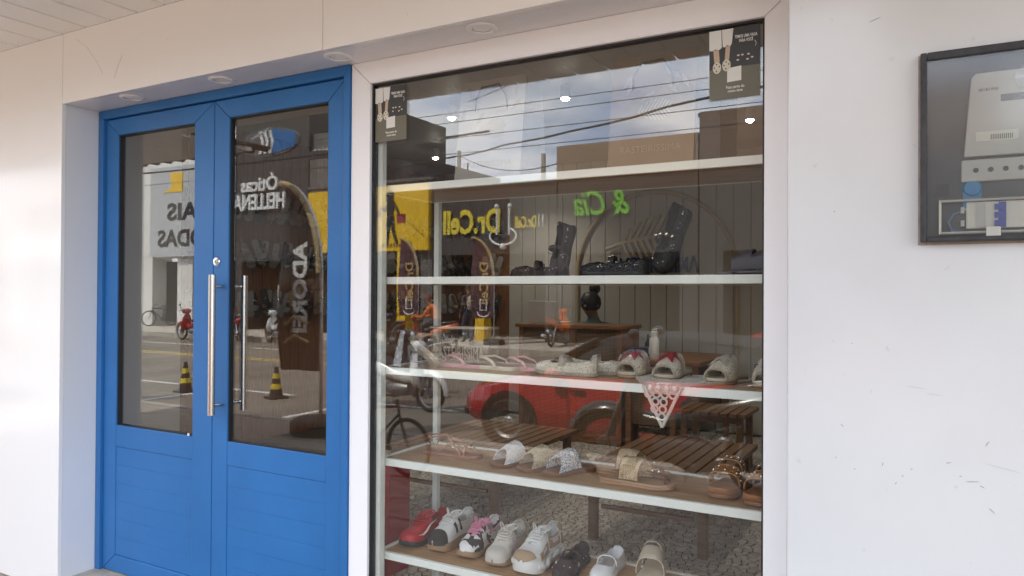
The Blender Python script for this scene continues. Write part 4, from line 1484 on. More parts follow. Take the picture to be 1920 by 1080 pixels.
def flipflop(label, x, y, head, m, loc_z=Z3):
    r = shoe_root('flip_flop', label, (x, y, loc_z), head, 'flip flops on the third shelf', (0, 0), 1, 'flip flop')
    F_ = Foot(.255, .094, SLD, .012)
    F_.sole('sole', m, r, 0, .016, 1.)
    for sg in (-1, 1):
        MB().tube([(.085, 0, .014), (.082, 0, .034), (.06, sg * .014, .047), (.02, sg * .034, .050), (-.03, sg * .042, .036), (-.05, sg * .042, .014)], [.003, .0035, .0045, .0055, .0045, .004], 8, flat=(.7, 1.3)).build('thong_strap', m, r, smooth=60)
    return r


flipflop('pink flip flop at the left of the third shelf', -1.70, .285, 175, 'pink_rubber')
flipflop('cream flip flop between the two pink ones', -1.545, .285, 168, 'cream_rubber')
flipflop('pink flip flop right of the cream one', -1.425, .315, 172, 'pink_rubber')
slide('beige slide with dark footbed propped on edge in the third shelf corner', (-1.87, .24, Z3 + .05), 150, 'beige_strap', [(.05, .18, .14, 'beige_strap')], tilt=(52, -14), bed_h=.02, sole_m='beige_strap')

# crochet strap shoes lying together
for i, (xx, yy, hd_) in enumerate(((-1.20, .255, 172), (-1.12, .34, 4))):
    r = mary_jane(('front' if i == 0 else 'rear') + ' cream crochet strap shoe of the pair on the third shelf', (xx, yy, Z3), hd_, 'crochet_cream', 'rope', None, 'rope', L_=.265, group='crochet strap shoes', buckle='rope', strap_m='rope', name='crochet_shoe')


def star(r, F_, m, q=.18):
    for k in range(5):
        a = 2 * PI * k / 5 + .4
        c_ = F_.P(q, PI / 2, .006)
        tip = F_.P(q + .20 * math.cos(a), PI / 2 + 1.1 * math.sin(a), .005)
        l_ = F_.P(q + .055 * math.cos(a + .6), PI / 2 + .30 * math.sin(a + .6), .006)
        r_ = F_.P(q + .055 * math.cos(a - .6), PI / 2 + .30 * math.sin(a - .6), .006)
        zz = Vector((0, 0, .004))
        MB().add([c_, l_, tip, r_, c_ + zz, l_ + zz, tip + zz * .5, r_ + zz], [(3, 2, 1, 0), (4, 5, 6, 7), (0, 1, 5, 4), (1, 2, 6, 5), (2, 3, 7, 6), (3, 0, 4, 7)]).build('star_arm', m, r, smooth=60)


MUL = ((-.5, .03), (-.1, .074), (.0, .077), (.15, .070), (.3, .054), (.43, .036), (.5, .022))


def crochet_mule(label, x, y, head, star_m=None, name='crochet_mule', W_=.108):
    r = shoe_root(name, label, (x, y, Z3), head, 'crochet mules on the third shelf', (0, 0), 1, 'sandal')
    F_ = Foot(.25, W_, MUL, .016, p=.75)
    F_.sole('footbed', 'cream_rubber', r, .012, .022, .9)
    F_.sole('outsole', 'sole_gum', r, 0, .0115, .9)
    F_.patch('crochet_upper', 'crochet_cream', r, lambda t: -.06 + .05 * abs(math.cos(t)), lambda t: .43 - .12 * math.cos(t) ** 2 * 0, .03, PI - .03, .0, .004, 10, 18)
    MB().tube([F_.P(.43, t, .001) for t in [.03 + (PI - .06) * k / 16 for k in range(17)]], .004, 8).build('toe_edging', 'rope', r, smooth=60)
    MB().tube([F_.P(-.04, t, .001) for t in [.03 + (PI - .06) * k / 16 for k in range(17)]], .004, 8).build('rear_edging', 'rope', r, smooth=60)
    if star_m:
        star(r, F_, star_m)
    return r


crochet_mule('cream crochet mule with red star flower, left of the two', -.955, .375, HD - 10, 'red_yarn')
crochet_mule('cream crochet mule with red star flower, right of the two', -.815, .36, HD - 6, 'red_yarn')
crochet_mule('all cream crochet mule with small cream flower on the white doily', -.615, .345, HD - 12, 'rope')
cs = crochet_mule('cream crochet mule with dark stitching cut by the right window edge', -.475, .33, HD + 5, None)
stp = MB()
F_ = Foot(.25, .108, MUL, .016, p=.75)
for k in range(5):
    stp.tube([F_.P(.1 + k * .03, .5 + k * .12, .004), F_.P(.13 + k * .03, .58 + k * .12, .005)], .0022, 5)
stp.build('dark_stitch', 'navy_letter', cs)

# crochet doily: rings of yarn, hanging over the shelf edge
dl = thing('crochet_doily', 'triangular cream crochet doily hanging over the third shelf edge', 'doily', (-.74, .20, Z3))
mat('doily_yarn', (.68, .63, .54), .9, var=.12, vscale=160, bump=.7, bscale=300)
EDGE_Y = SY0 - .004


def cloth(a, b):
    """a across, b from the back of the shelf forwards; past the edge it hangs down"""
    run = SY1 - .08 - b
    if run > EDGE_Y:
        return Vector((a, run, Z3 + .004)) - Vector((-.74, .20, Z3))
    return Vector((a, EDGE_Y - .003, Z3 + .002 - (EDGE_Y - run))) - Vector((-.74, .20, Z3))


tot = SY1 - .08 - EDGE_Y + .135
rg = MB()
rowb = 0.0
ri = 0
while rowb < tot - .02:
    half = (tot - rowb) / tot * .20
    a = -half + (ri % 2) * .014
    while a <= half - .01:
        n = 10
        rg.tube([cloth(-.765 + a + .0115 * math.cos(2 * PI * k / n), rowb + .0115 * math.sin(2 * PI * k / n)) for k in range(n)], .0038, 5, closed=True)
        a += .028
    rowb += .0245
    ri += 1
o = rg.build('yarn_rings', 'doily_yarn', dl, smooth=60)
o['kind'] = 'stuff'
for sg in (-1, 1):
    MB().tube([cloth(-.765 + sg * (tot - k * tot / 24) / tot * .215, k * tot / 24) for k in range(25)], .006, 7).build('edging', 'doily_yarn', dl, smooth=60)

# clear plastic bag with the shop name
cb = thing('clear_bag', 'transparent plastic bag with pale lettering in the third shelf corner', 'bag', (-1.735, .36, Z3), math.radians(4))
boxo('clear_sheet', 'plastic_clear', cb, -.14, .14, -.05, -.048, 0, .16)
boxo('clear_sheet', 'plastic_clear', cb, -.14, .14, .048, .05, 0, .16)
boxo('clear_side', 'plastic_clear', cb, -.14, -.138, -.0478, .0478, 0, .16)
boxo('clear_side', 'plastic_clear', cb, .138, .14, -.0478, .0478, 0, .16)
MB().tube([(-.14, -.049, .16), (.14, -.049, .162), (.14, .049, .16), (-.14, .049, .158)], .006, 8, closed=True).build('rim_band', 'beige_strap', cb, smooth=60)
text('RASTEIRISSIMA', .075, 'beige_strap', cb, loc=(0, -.0512, .03), extrude=.0004, width=.24)
for i, xx in enumerate((-1.925, -1.865)):
    e = thing('acrylic_stand', ('left' if i == 0 else 'right') + ' clear acrylic wedge stand in the third shelf corner', 'stand', (xx, .2, Z3), math.radians(-15 + 20 * i), 'acrylic stands')
    v = [(-.03, -.05, 0), (.03, -.05, 0), (.012, -.02, .15), (-.012, -.02, .15)]
    for sgn in (0, 1):
        p4 = v if not sgn else [(a, .05 if b < -.03 else .02 - .04, c_) for a, b, c_ in v]
        q4 = [(a, b + .002, c_) for a, b, c_ in p4]
        MB().loft([p4, q4]).build('acrylic_sheet', 'plastic_clear', e)

# second shelf
Z2 = 1.5595
mary_jane('dark brown studded buckle shoe propped heel up on the second shelf', (-1.215, .285, Z2 + .012), 232, 'dark_brown', 'rubber', 'silver_stud', 'black', tilt=(0, 74), L_=.205, group=None).location.z = Z2 + .104
mary_jane('dark brown studded buckle shoe lying flat behind the propped one', (-1.37, .36, Z2), 185, 'dark_brown', 'rubber', 'silver_stud', 'black', L_=.25)
asd = thing('shoe_prop', 'clear bent plastic prop holding the brown studded shoe', 'stand', (-1.185, .20, Z2))
MB().tube([(.02, 0, .003), (.018, 0, .03), (.004, 0, .05), (.012, 0, .08), (-.005, 0, .1)], .005, 8, flat=(.4, 1.5)).build('bent_strip', 'plastic_clear', asd, smooth=60)
mary_jane('black woven flat with gold medallion strap lying on the second shelf', (-1.0, .235, Z2), 180, 'black_weave', 'black', 'stud', 'black', medallions=True, L_=.262, insole_m='black_gloss', group='black medallion flats', sole_h=.02)
mary_jane('black woven flat with gold medallion strap standing heel up', (-.785, .285, Z2 + .125), 238, 'black_weave', 'black', 'stud', 'black', tilt=(0, 64), medallions=True, L_=.262, insole_m='black_gloss', group='black medallion flats', sole_h=.02)
for i, (xx, yy) in enumerate(((-.52, .30), (-.44, .22))):
    slide(('left' if i == 0 else 'right') + ' dark band slide at the right end of the second shelf', (xx, yy, Z2), 176, 'lilac_dark', [(.1, .1, .25, 'lilac_dark')], bed_h=.02, group='dark slides on the second shelf')

# hanging sandals on the wood walls
proto = None
mat('hang_dark', (.05, .045, .042), .25)
mat('hang_grey', (.30, .29, .28), .25)
mat('hang_tan', (.28, .19, .12), .5)
HG = []
for kind, mm in (('dark', 'hang_dark'), ('grey', 'hang_grey'), ('tan', 'hang_tan')):
    r = thing('hanging_sandals', f'{kind} sandals hanging in rows on the wood plank wall', 'sandals', (0, 0, 0), 0, f'{kind} sandals hung on the plank wall')
    for sg in (-1, 1):
        F_ = Foot(.25, .09, SLD, .008)
        so_ = F_.sole('sole', mm, r, 0, .012, 1.)
        so_.rotation_euler = (0, PI / 2 + .1, .2 * sg)
        so_.location = (.03, sg * .05, -.13)
        b_ = F_.band('strap', mm, r, .15, .15, .2)
        b_.rotation_euler = so_.rotation_euler
        b_.location = so_.location
    MB().tube([(-.05, 0, .0), (.04, 0, 0), (.05, 0, .012)], .003, 5).build('hook', 'chrome', r)
    bk_ = MB()
    for sg in (-1, 1):
        bk_.ball((.085, sg * .05, -.09), .010, 6)
        bk_.ball((.088, sg * .035, -.10), .007, 6)
    bk_.build('buckles', 'silver_stud', r, smooth=60)
    HG.append(r)
used = [0, 0, 0]
rr = random.Random(11)


def hang(x, y, z, rz):
    k = rr.choice((0, 0, 1, 1, 2))
    r = HG[k] if not used[k] else dup(HG[k])
    used[k] = 1
    r.location = (x, y, z)
    r.rotation_euler = (rr.uniform(-.45, .45), rr.uniform(-.05, .05), rz + rr.uniform(-.6, .6))


for z in (2.42, 1.98, 1.52):
    y = 1.1
    while y < 5.3:
        hang(IXL + .06, y, z + rr.uniform(-.01, .01), 0)
        y += rr.uniform(.12, .16)
    x = IXL + .2
    while x < -4.45:
        hang(x, IYB - .06, z - .02 + rr.uniform(-.01, .01), -PI / 2)
        x += rr.uniform(.12, .16)


# ------------------------------------------------------------------ buildings across the street
RF = (PI / 2, 0, PI)          # lettering that faces the shop window
mat('plaster_white', (.72, .71, .68), .8, var=.06, vscale=.8)
stain('stained_concrete', (.05, .047, .045), (.20, .19, .18), .55, .35, .68, .9, (1.4, 1.4, .25))
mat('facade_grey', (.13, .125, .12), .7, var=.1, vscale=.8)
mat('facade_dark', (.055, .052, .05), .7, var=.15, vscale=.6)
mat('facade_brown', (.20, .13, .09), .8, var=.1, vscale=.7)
mat('facade_beige', (.30, .21, .14), .8, var=.06, vscale=.7)
mat('sign_yellow', (.80, .50, .012), .45)
mat('sign_grey', (.46, .48, .49), .5)
mat('sign_black', (.02, .02, .02), .5)
mat('letter_white', (.78, .78, .76), .5)
mat('letter_yellow', (.75, .60, .05), .5)
mat('letter_gold', (.42, .28, .07), .5)
mat('letter_green', (.16, .48, .03), .5)
mat('sign_red', (.30, .02, .03), .5)
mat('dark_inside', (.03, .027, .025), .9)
mat('shutter_grey', (.24, .24, .24), .6, var=.05)
mat('banner_grey', (.5, .5, .48), .6)
mat('roof_red', (.25, .11, .06), .9, var=.2, vscale=2)
Y0 = -FAC


def shopblock(name, label, x0, x1, h, wm, open_x=None, open_h=2.7, depth=9., base=0.):
    """street building: front with a real shop opening, side walls, roof and back"""
    b = thing(name, label, 'building')
    ox = open_x or (x0 + .4, x1 - .4)
    boxo('front_wall', wm, b, x0, x1, Y0 - .25, Y0, open_h, h)
    boxo('front_pier', wm, b, x0, ox[0], Y0 - .25, Y0, base, open_h)
    boxo('front_pier', wm, b, ox[1], x1, Y0 - .25, Y0, base, open_h)
    boxo('side_wall', wm, b, x0, x0 + .2, Y0 - depth, Y0 - .25, base, h)
    boxo('side_wall', wm, b, x1 - .2, x1, Y0 - depth, Y0 - .25, base, h)
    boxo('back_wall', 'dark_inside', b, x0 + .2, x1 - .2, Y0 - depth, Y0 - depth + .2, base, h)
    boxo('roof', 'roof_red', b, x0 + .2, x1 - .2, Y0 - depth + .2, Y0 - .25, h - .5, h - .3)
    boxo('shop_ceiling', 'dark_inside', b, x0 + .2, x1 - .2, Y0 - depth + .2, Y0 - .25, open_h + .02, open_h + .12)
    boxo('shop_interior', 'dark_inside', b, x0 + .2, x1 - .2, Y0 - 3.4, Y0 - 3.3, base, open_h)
    boxo('parapet_cap', wm, b, x0 - .03, x1 + .03, Y0 - .3, Y0 + .05, h, h + .1)
    return b


b1 = thing('arcade_building', 'white building with columns seen mirrored in the left door leaf', 'building')
boxo('upper_wall', 'plaster_white', b1, -40, -28.95, Y0 - .25, Y0, 3.0, 7.2)
for x in (-39.5, -36.6, -33.6, -30.1, -27.5):
    boxo('column', 'plaster_white', b1, x, x + .95, Y0 - .7, Y0 - .02, 0, 3.0 if x < -28 else 2.9)
boxo('upper_wall', 'plaster_white', b1, -28.94, -24.0, Y0 - .25, Y0 - .01, 2.9, 7.2)
boxo('rear_wall', 'dark_inside', b1, -40, -24.0, Y0 - 4.1, Y0 - 4.0, 0, 3.0)
boxo('roof', 'roof_red', b1, -40, -24.0, Y0 - 9, Y0 - .26, 7.0, 7.2)
for k in range(3):
    f = boxo('window', 'facade_dark', b1, -38.2 + k * 3, -36.8 + k * 3, Y0 + .001, Y0 + .02, 4.3, 5.6)
    boxo('window_frame', 'plaster_white', f, -37.53 + k * 3, -37.47 + k * 3, Y0 + .021, Y0 + .04, 4.3, 5.6)
sg = thing('fashion_sign', 'large grey shop sign with black capitals MAIS MODAS', 'sign', (-26.6, Y0 + .06, 2.95))
boxo('board', 'sign_grey', sg, -2.4, 2.4, 0, .15, 0, 3.78)
text('MAIS', .95, 'sign_black', sg, loc=(.2, .155, 1.55), rot=RF, extrude=.01, width=2.9, bold=.03)
text('MODAS', .95, 'sign_black', sg, loc=(0.05, .155, .45), rot=RF, extrude=.01, width=3.8, bold=.03)
MB().prism([(-1.5, 2.7), (-.3, 2.7), (-.3, 3.5), (-1.1, 3.5), (-1.0, 2.9)], 0, .02, Matrix.Translation((0, .152, 0)) @ Matrix.Rotation(PI / 2, 4, 'X') @ Matrix.Scale(-1, 4, (0, 0, 1))).build('yellow_mark', 'sign_yellow', sg)

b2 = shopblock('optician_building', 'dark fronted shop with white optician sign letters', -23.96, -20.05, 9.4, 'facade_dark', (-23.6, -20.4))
s2 = thing('optician_sign', 'white letters Óticas HELLENA on the dark shop front', 'sign', (-22.55, Y0 + .02, 4.7))
text('HELLENA', .85, 'letter_white', s2, loc=(0, .05, 0), rot=RF, extrude=.05, width=2.8, bold=.02)
text('Óticas', .75, 'letter_white', s2, loc=(0, .05, .72), rot=RF, extrude=.05, width=2.0, bold=.015)
s2b = thing('optician_sign', 'second set of white optician letters above the yellow sign', 'sign', (-19.5, Y0 - .18, 6.1))
boxo('board', 'facade_grey', s2b, -1.3, 1.3, -.1, 0, -.3, 1.3)
text('HELLENA', .55, 'letter_white', s2b, loc=(0, .03, .0), rot=RF, extrude=.02, width=1.9)
text('Óticas', .45, 'letter_white', s2b, loc=(0, .03, .5), rot=RF, extrude=.02, width=1.4)
s2c = thing('projecting_sign', 'oval blue and white sign with chevrons hung at the awning edge', 'sign', (-5.97, -3.15, 3.06))
ov = [(.42 * math.cos(2 * PI * k / 28), .15 * math.sin(2 * PI * k / 28)) for k in range(28)]
MB().prism(ov, -.02, .02, Ty).build('oval_panel', 'facade_grey', s2c)
MB().prism([(.05, -.13), (.05, .13), (.36, .08), (.40, 0), (.36, -.08)], .021, .026, Matrix.Rotation(-PI / 2, 4, 'X')).build('blue_field', 'blue', s2c)
for k in range(3):
    x = .0 - k * .07
    MB().prism([(x, -.12), (x + .04, -.12), (x + .08, 0), (x + .04, .12), (x, .12), (x + .04, 0)], .027, .03, Matrix.Rotation(-PI / 2, 4, 'X')).build('chevron', 'letter_white', s2c)
MB().tube([(0, 0, .15), (0, .25, -.02)], .012, 8).build('hanger', 'steel', s2c)
for i, (xx, zz) in enumerate(((-21.0, 1.05),)):
    bn = thing('service_banner', 'small pale banner reading MANUTENÇÃO GRÁTIS by the motorbikes', 'banner', (-20.95, Y0 + .3, 0))
    boxo('sheet', 'banner_grey', bn, -.32, .32, -.01, .01, .5, 1.75)
    MB().tube([(-.32, 0, 0), (-.32, 0, 1.78)], .015, 6).build('pole', 'steel', bn)
    MB().tube([(.32, 0, 0), (.32, 0, 1.78)], .015, 6).build('pole', 'steel', bn)
    text('MANU\nTEN\nÇÃO', .27, 'sign_black', bn, loc=(0, .012, 1.45), rot=RF, extrude=.002)
    text('GRÁTIS', .18, 'sign_red', bn, loc=(0, .012, .62), rot=RF, extrude=.002)

b3 = shopblock('shoe_shop_building', 'shoe shop opposite under a big yellow sign', -20.0, -14.42, 5.3, 'facade_grey', (-19.6, -14.9))
s3 = thing('yellow_shop_sign', 'big yellow sign with a dark silhouette of a woman shopper', 'sign', (-17.15, Y0 + .03, 2.93))
boxo('board', 'sign_yellow', s3, -2.7, 2.7, 0, .18, 0, 2.22)
# silhouette of a woman with a bag (flat cut-out on the board)
sil = [(-.10, 0), (-.02, 0), (.03, .45), (.10, .75), (.16, .42), (.30, .05), (.38, .02), (.40, .10), (.26, .50), (.24, .90), (.20, 1.10), (.24, 1.32), (.36, 1.15), (.44, .98), (.50, 1.0), (.40, 1.22), (.26, 1.46), (.16, 1.52), (.20, 1.62), (.22, 1.76), (.14, 1.88), (.02, 1.88), (-.10, 1.76), (-.14, 1.56), (-.04, 1.44), (-.20, 1.28), (-.34, 1.34), (-.36, 1.26), (-.18, 1.16), (-.08, 1.2), (-.06, 1.0), (-.12, .72), (-.08, .4)]
MB().prism(sil, 0, .02, Matrix.Translation((1.05, .182, .20)) @ Matrix.Rotation(-PI / 2, 4, 'X') @ Matrix.Scale(-1, 4, (0, 1, 0))).build('woman_silhouette', 'sign_black', s3)
boxo('silhouette_bag', 'sign_red', s3, 1.40, 1.75, .183, .20, .95, 1.25)
boxo('silhouette_bag', 'sign_red', s3, .50, .70, .183, .20, 1.2, 1.4)
text('@rasteira_calcados', .26, 'sign_black', s3, loc=(.75, .185, .12), rot=RF, extrude=.004, width=2.6)
tall = thing('tall_building', 'taller stained concrete building behind the yellow sign', 'building')
boxo('side_block', 'stained_concrete', tall, -20.0, -16.96, Y0 - 8.8, Y0 - .01, 5.41, 6.45)
boxo('parapet', 'facade_dark', tall, -20.03, -16.93, Y0 - 8.85, Y0 + .02, 6.45, 6.72)
for k in range(3):
    MB().tube([(-17.2, Y0 - 1.5 - k * 2.5, 6.72), (-17.2, Y0 - 1.5 - k * 2.5, 7.1)], .04, 6).build('vent_pipe', 'facade_dark', tall)

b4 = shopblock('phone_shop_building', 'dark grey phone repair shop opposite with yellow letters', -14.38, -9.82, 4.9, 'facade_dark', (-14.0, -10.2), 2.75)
s4 = thing('phone_shop_sign', 'yellow Dr.Cell letters with white phone emblem on dark shop front', 'sign', (-12.6, Y0 + .02, 3.45))
text('Dr.Cell', 1.05, 'letter_yellow', s4, loc=(-.25, .04, 0), rot=RF, extrude=.03, width=2.15, bold=.035)
em = MB()
ex = .95
em.tube([(ex + .22, .06, .75), (ex + .22, .06, -.1), (ex - .22, .06, -.1), (ex - .22, .06, .75)], .045, 8)
em.ball((ex + .24, .06, .8), .08, 8)
em.ball((ex - .24, .06, .8), .08, 8)
em.tube([(ex + .48 * math.cos(a), .06, -.15 + .28 * math.sin(a)) for a in [PI + PI * k / 14 - .5 for k in range(22)]], .035, 8)
em.ball((ex, .06, -.48), .11, 8)
em.build('phone_emblem', 'letter_white', s4, smooth=60)
s4b = thing('phone_shop_sign', 'smaller yellow Dr.Cell letters right of the large ones', 'sign', (-10.75, Y0 + .02, 3.55))
text('Dr.Cell', .5, 'letter_yellow', s4b, loc=(-.1, .04, 0), rot=RF, extrude=.02, width=.75, bold=.012)
MB().tube([(.5, .05, .4), (.5, .05, 0), (.36, .05, 0), (.36, .05, .4)], .02, 6).build('phone_emblem', 'letter_white', s4b)
s4c = thing('phone_shop_sign', 'dim gold Dr.Cell letters low inside the phone shop', 'sign', (-12.5, Y0 - 2.2, 2.05))
boxo('board', 'facade_dark', s4c, -1.6, 1.6, -.06, -.01, -.3, .65)
text('Dr.Cell', .62, 'letter_gold', s4c, loc=(0, .01, 0), rot=RF, extrude=.01, width=1.7, bold=.015)
for i, xx in enumerate((-15.55, -12.45)):
    tag(boxo('yellow_pillar', 'sign_yellow', None, xx, xx + .34, Y0 - .02 + .03, Y0 + .45, 0, 2.9), ('yellow pillar below the yellow shop sign', 'yellow pillar in the middle of the phone shop front')[i], 'pillar', 'yellow shop pillars')

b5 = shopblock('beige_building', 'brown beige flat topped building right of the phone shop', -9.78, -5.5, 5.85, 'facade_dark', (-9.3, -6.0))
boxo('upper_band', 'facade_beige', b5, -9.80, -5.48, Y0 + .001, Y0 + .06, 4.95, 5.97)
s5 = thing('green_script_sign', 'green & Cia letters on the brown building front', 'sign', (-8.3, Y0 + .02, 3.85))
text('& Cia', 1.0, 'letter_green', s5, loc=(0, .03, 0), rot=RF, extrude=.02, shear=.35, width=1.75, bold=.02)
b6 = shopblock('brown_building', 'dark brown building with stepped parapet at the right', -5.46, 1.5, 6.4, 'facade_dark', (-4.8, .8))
boxo('upper_band', 'facade_brown', b6, -5.44, 1.52, Y0 + .001, Y0 + .06, 4.95, 6.52)
b7 = shopblock('corner_building', 'dark grey corner building far to the right', 1.55, 10, 5.2, 'facade_grey', (2.5, 9))
far = thing('distant_house', 'low house with red roof far behind the phone shop', 'building')
boxo('walls', 'facade_beige', far, -22, -10.5, -52, -44, 0, 6.8)
MB().prism([(-1, 0), (1, 0), (0, 1.5)], -6.2, 6.2, Matrix.Translation((-16.2, -48, 6.8)) @ Matrix(((0, 0, 1, 0), (4.4, 0, 0, 0), (0, 1, 0, 0), (0, 0, 0, 1)))).build('roof', 'roof_red', far)
# neighbours at the left end of the street
b8 = shopblock('left_end_building', 'pale plaster building at the left end of the street', -52, -40.1, 6.0, 'plaster_white', (-50, -42))

# goods hanging inside the shops opposite
goods = random.Random(4)
for i in range(26):
    xx = goods.uniform(-19.3, -15.0)
    zz = goods.choice((1.0, 1.6, 2.2))
    t = tag(boxo('hanging_bag', goods.choice(('dark_inside', 'hang_grey', 'hang_tan', 'sign_black')), None, xx - .14, xx + .14, Y0 - 3.28, Y0 - 3.16, zz - .3, zz), 'small bag hanging in the shoe shop opposite', 'bag', 'bags hanging in the opposite shop')

# ------------------------------------------------------------------ feather flags
mat('flag_maroon', (.085, .035, .04), .8)
mat('flag_gold', (.46, .30, .10), .7)
mat('flag_black', (.025, .024, .025), .8)
mat('flag_tan', (.45, .34, .18), .7)


def flag(label, x, y, z, h, wd, m, edge_m, body, txt_m, group, base='rubber', flip=1, tsize=.42):
    r = thing('feather_flag', label, 'flag', (x, y, z), 0, group)
    # pole on the +X side (right in the mirror image), cloth towards -X
    top = []
    n = 18
    pole = [(0, 0, .06)] + [(.0, 0, h * .62)] + [(-wd * (1 - math.cos(a)), 0, h * .62 + h * .36 * math.sin(a)) for a in [PI / 2 * k / 10 for k in range(1, 11)]]
    MB().tube(pole, .02, 8).build('pole', 'steel', r, smooth=60)
    rings = []
    for k in range(n + 1):
        f = k / n
        z_ = h * .24 + h * .73 * f
        if z_ < h * .62:
            xr = 0
        else:
            a = math.asin(min(1, (z_ - h * .62) / (h * .36)))
            xr = -wd * (1 - math.cos(a))
        xl = min(xr - .02, -wd * (.95 + .12 * math.sin(f * 3)))
        row_ = []
        for j in range(9):
            g_ = j / 8
            row_.append((xr + (xl - xr) * g_, .035 * math.sin(g_ * 7 + f * 5) * (.4 + g_), z_ - .10 * g_ * h * .05))
        rings.append(row_)
    mb = MB()
    nn = len(rings) * 9
    vs_ = [p for q in rings for p in q] + [(p[0], p[1] + .006, p[2]) for q in rings for p in q]
    fs = []
    for i in range(len(rings) - 1):
        for j in range(8):
            a = i * 9 + j
            fs += [(a, a + 1, a + 10, a + 9), (nn + a, nn + a + 9, nn + a + 10, nn + a + 1)]
    mb.add(vs_, fs)
    mb.build('cloth', m, r, smooth=60)
    MB().tube([(p[0] - .03, .02, p[2]) for p in pole[1:]], .035, 8, flat=(1, .5)).build('edge_band', edge_m, r, smooth=60)
    text(body, tsize, txt_m, r, loc=(-wd * .42 + tsize * .35, .075, h * .56), rot=(PI / 2, PI / 2, PI), extrude=.003, bold=.01)
    MB().lathe([(.0001, 0), (.30, 0), (.32, .03), (.32, .12), (.28, .16), (.0001, .16)], 18).build('base', base, r, smooth=40)
    return r


f1 = flag('maroon Dr.Cell feather flag, the left one under the yellow sign', -13.95, -16.6, 0, 3.3, .75, 'flag_maroon', 'flag_gold', 'Dr.Cell', 'flag_gold', 'maroon feather flags')
f2 = flag('maroon Dr.Cell feather flag, the right one with a black base', -10.95, -16.2, 0, 3.2, .75, 'flag_maroon', 'flag_gold', 'Dr.Cell', 'flag_gold', 'maroon feather flags')
f3 = flag('black and tan ADOREI feather flag mirrored in the right door leaf', -5.62, -3.55, 0, 2.75, .58, 'flag_black', 'flag_tan', 'ADOREI', 'letter_white', 'black feather flags', tsize=.27)
f4 = flag('black and tan ADOREI feather flag mirrored in the glossy left wall', -10.9, -3.45, 0, 2.75, .58, 'flag_black', 'flag_tan', 'ADOREI', 'letter_white', 'black feather flags', tsize=.27)
for q in (f1, f2):
    e_ = MB()
    e_.tube([(-.2, .085, 1.0), (-.2, .085, 1.3), (-.42, .085, 1.3), (-.42, .085, 1.0)], .022, 6, closed=True)
    e_.tube([(-.31 + .2 * math.cos(a), .085, .95 + .14 * math.sin(a)) for a in [PI + PI * k / 10 for k in range(11)]], .018, 6)
    e_.build('phone_emblem', 'letter_white', q)
for q in (f3, f4):
    for zz in (.95, 1.15):
        MB().tube([(-.45, .07, zz), (-.3, .08, zz + .09), (-.12, .07, zz + .02)], .03, 8, flat=(.5, 1)).build('printed_strap', 'flag_tan', q, smooth=60)

# ------------------------------------------------------------------ traffic cones
mat('cone_yellow', (.66, .50, .03), .5)
for i, (x, y) in enumerate(((-10.62, -5.68), (-8.80, -5.92))):
    c_ = thing('traffic_cone', ('black and yellow traffic cone on the road mirrored in the left door leaf', 'black and yellow traffic cone on the road mirrored in the right door leaf')[i], 'cone', (x, y, RZ), .3 * i, 'striped traffic cones')
    MB().prism([(-.15, -.11), (-.11, -.15), (.11, -.15), (.15, -.11), (.15, .11), (.11, .15), (-.11, .15), (-.15, .11)], 0, .03).build('base', 'rubber', c_)
    rad = lambda z_: .105 - (z_ - .03) / .46 * .08
    zs_ = [.03, .15, .23, .31, .39, .49]
    for k in range(5):
        MB().lathe([(rad(zs_[k]), zs_[k]), (rad(zs_[k + 1]), zs_[k + 1])] + ([(.0001, .49)] if k == 4 else []), 20).build('cone_band', 'cone_yellow' if k in (1, 3) else 'rubber', c_, smooth=40)

# ------------------------------------------------------------------ motorbikes
mat('moto_red', (.38, .012, .02), .2, coat=.6)
mat('moto_white', (.70, .70, .67), .22, coat=.5)
mat('moto_orange', (.62, .13, .02), .25, coat=.5)
mat('moto_black', (.02, .02, .022), .25, coat=.5)
mat('engine_grey', (.25, .25, .25), .4, .8)
mat('lamp_glass', (.62, .63, .62), .08)
mat('tail_red', (.40, .01, .01), .2)
Tx = Matrix.Rotation(PI / 2, 4, 'X')


def wheel(parent, x, r, w_=.035, rim_m='chrome'):
    wh = bpy.data.objects.new('wheel', None)
    C.objects.link(wh)
    wh.parent = parent
    wh.location = (x, 0, r)
    mb = MB()
    mb.tube([((r - w_) * math.cos(2 * PI * k / 32), 0, (r - w_) * math.sin(2 * PI * k / 32)) for k in range(32)], w_, 8, closed=True)
    mb.build('tyre', 'rubber', wh, smooth=60)
    mb = MB()
    mb.tube([((r - w_ * 2) * math.cos(2 * PI * k / 32), 0, (r - w_ * 2) * math.sin(2 * PI * k / 32)) for k in range(32)], .014, 6, closed=True)
    mb.build('rim', rim_m, wh, smooth=60)
    mb = MB()
    for k in range(18):
        a = 2 * PI * k / 18
        sgn = .03 if k % 2 else -.03
        mb.tube([(.05 * math.cos(a + .5), sgn, .05 * math.sin(a + .5)), ((r - w_ * 2) * math.cos(a), 0, (r - w_ * 2) * math.sin(a))], .0028, 4)
    mb.lathe([(.0001, -.05), (.07, -.045), (.08, -.02), (.08, .02), (.07, .045), (.0001, .05)], 16, Tx)
    mb.build('spoked_hub', 'engine_grey', wh, smooth=40)
    return wh


def sect(x, w_, z0, z1, n=10, p=.7):
    return [(x, math.copysign(abs(math.cos(2 * PI * k / n)) ** p, math.cos(2 * PI * k / n)) * w_, (z0 + z1) / 2 + math.copysign(abs(math.sin(2 * PI * k / n)) ** p, math.sin(2 * PI * k / n)) * (z1 - z0) / 2) for k in range(n)]


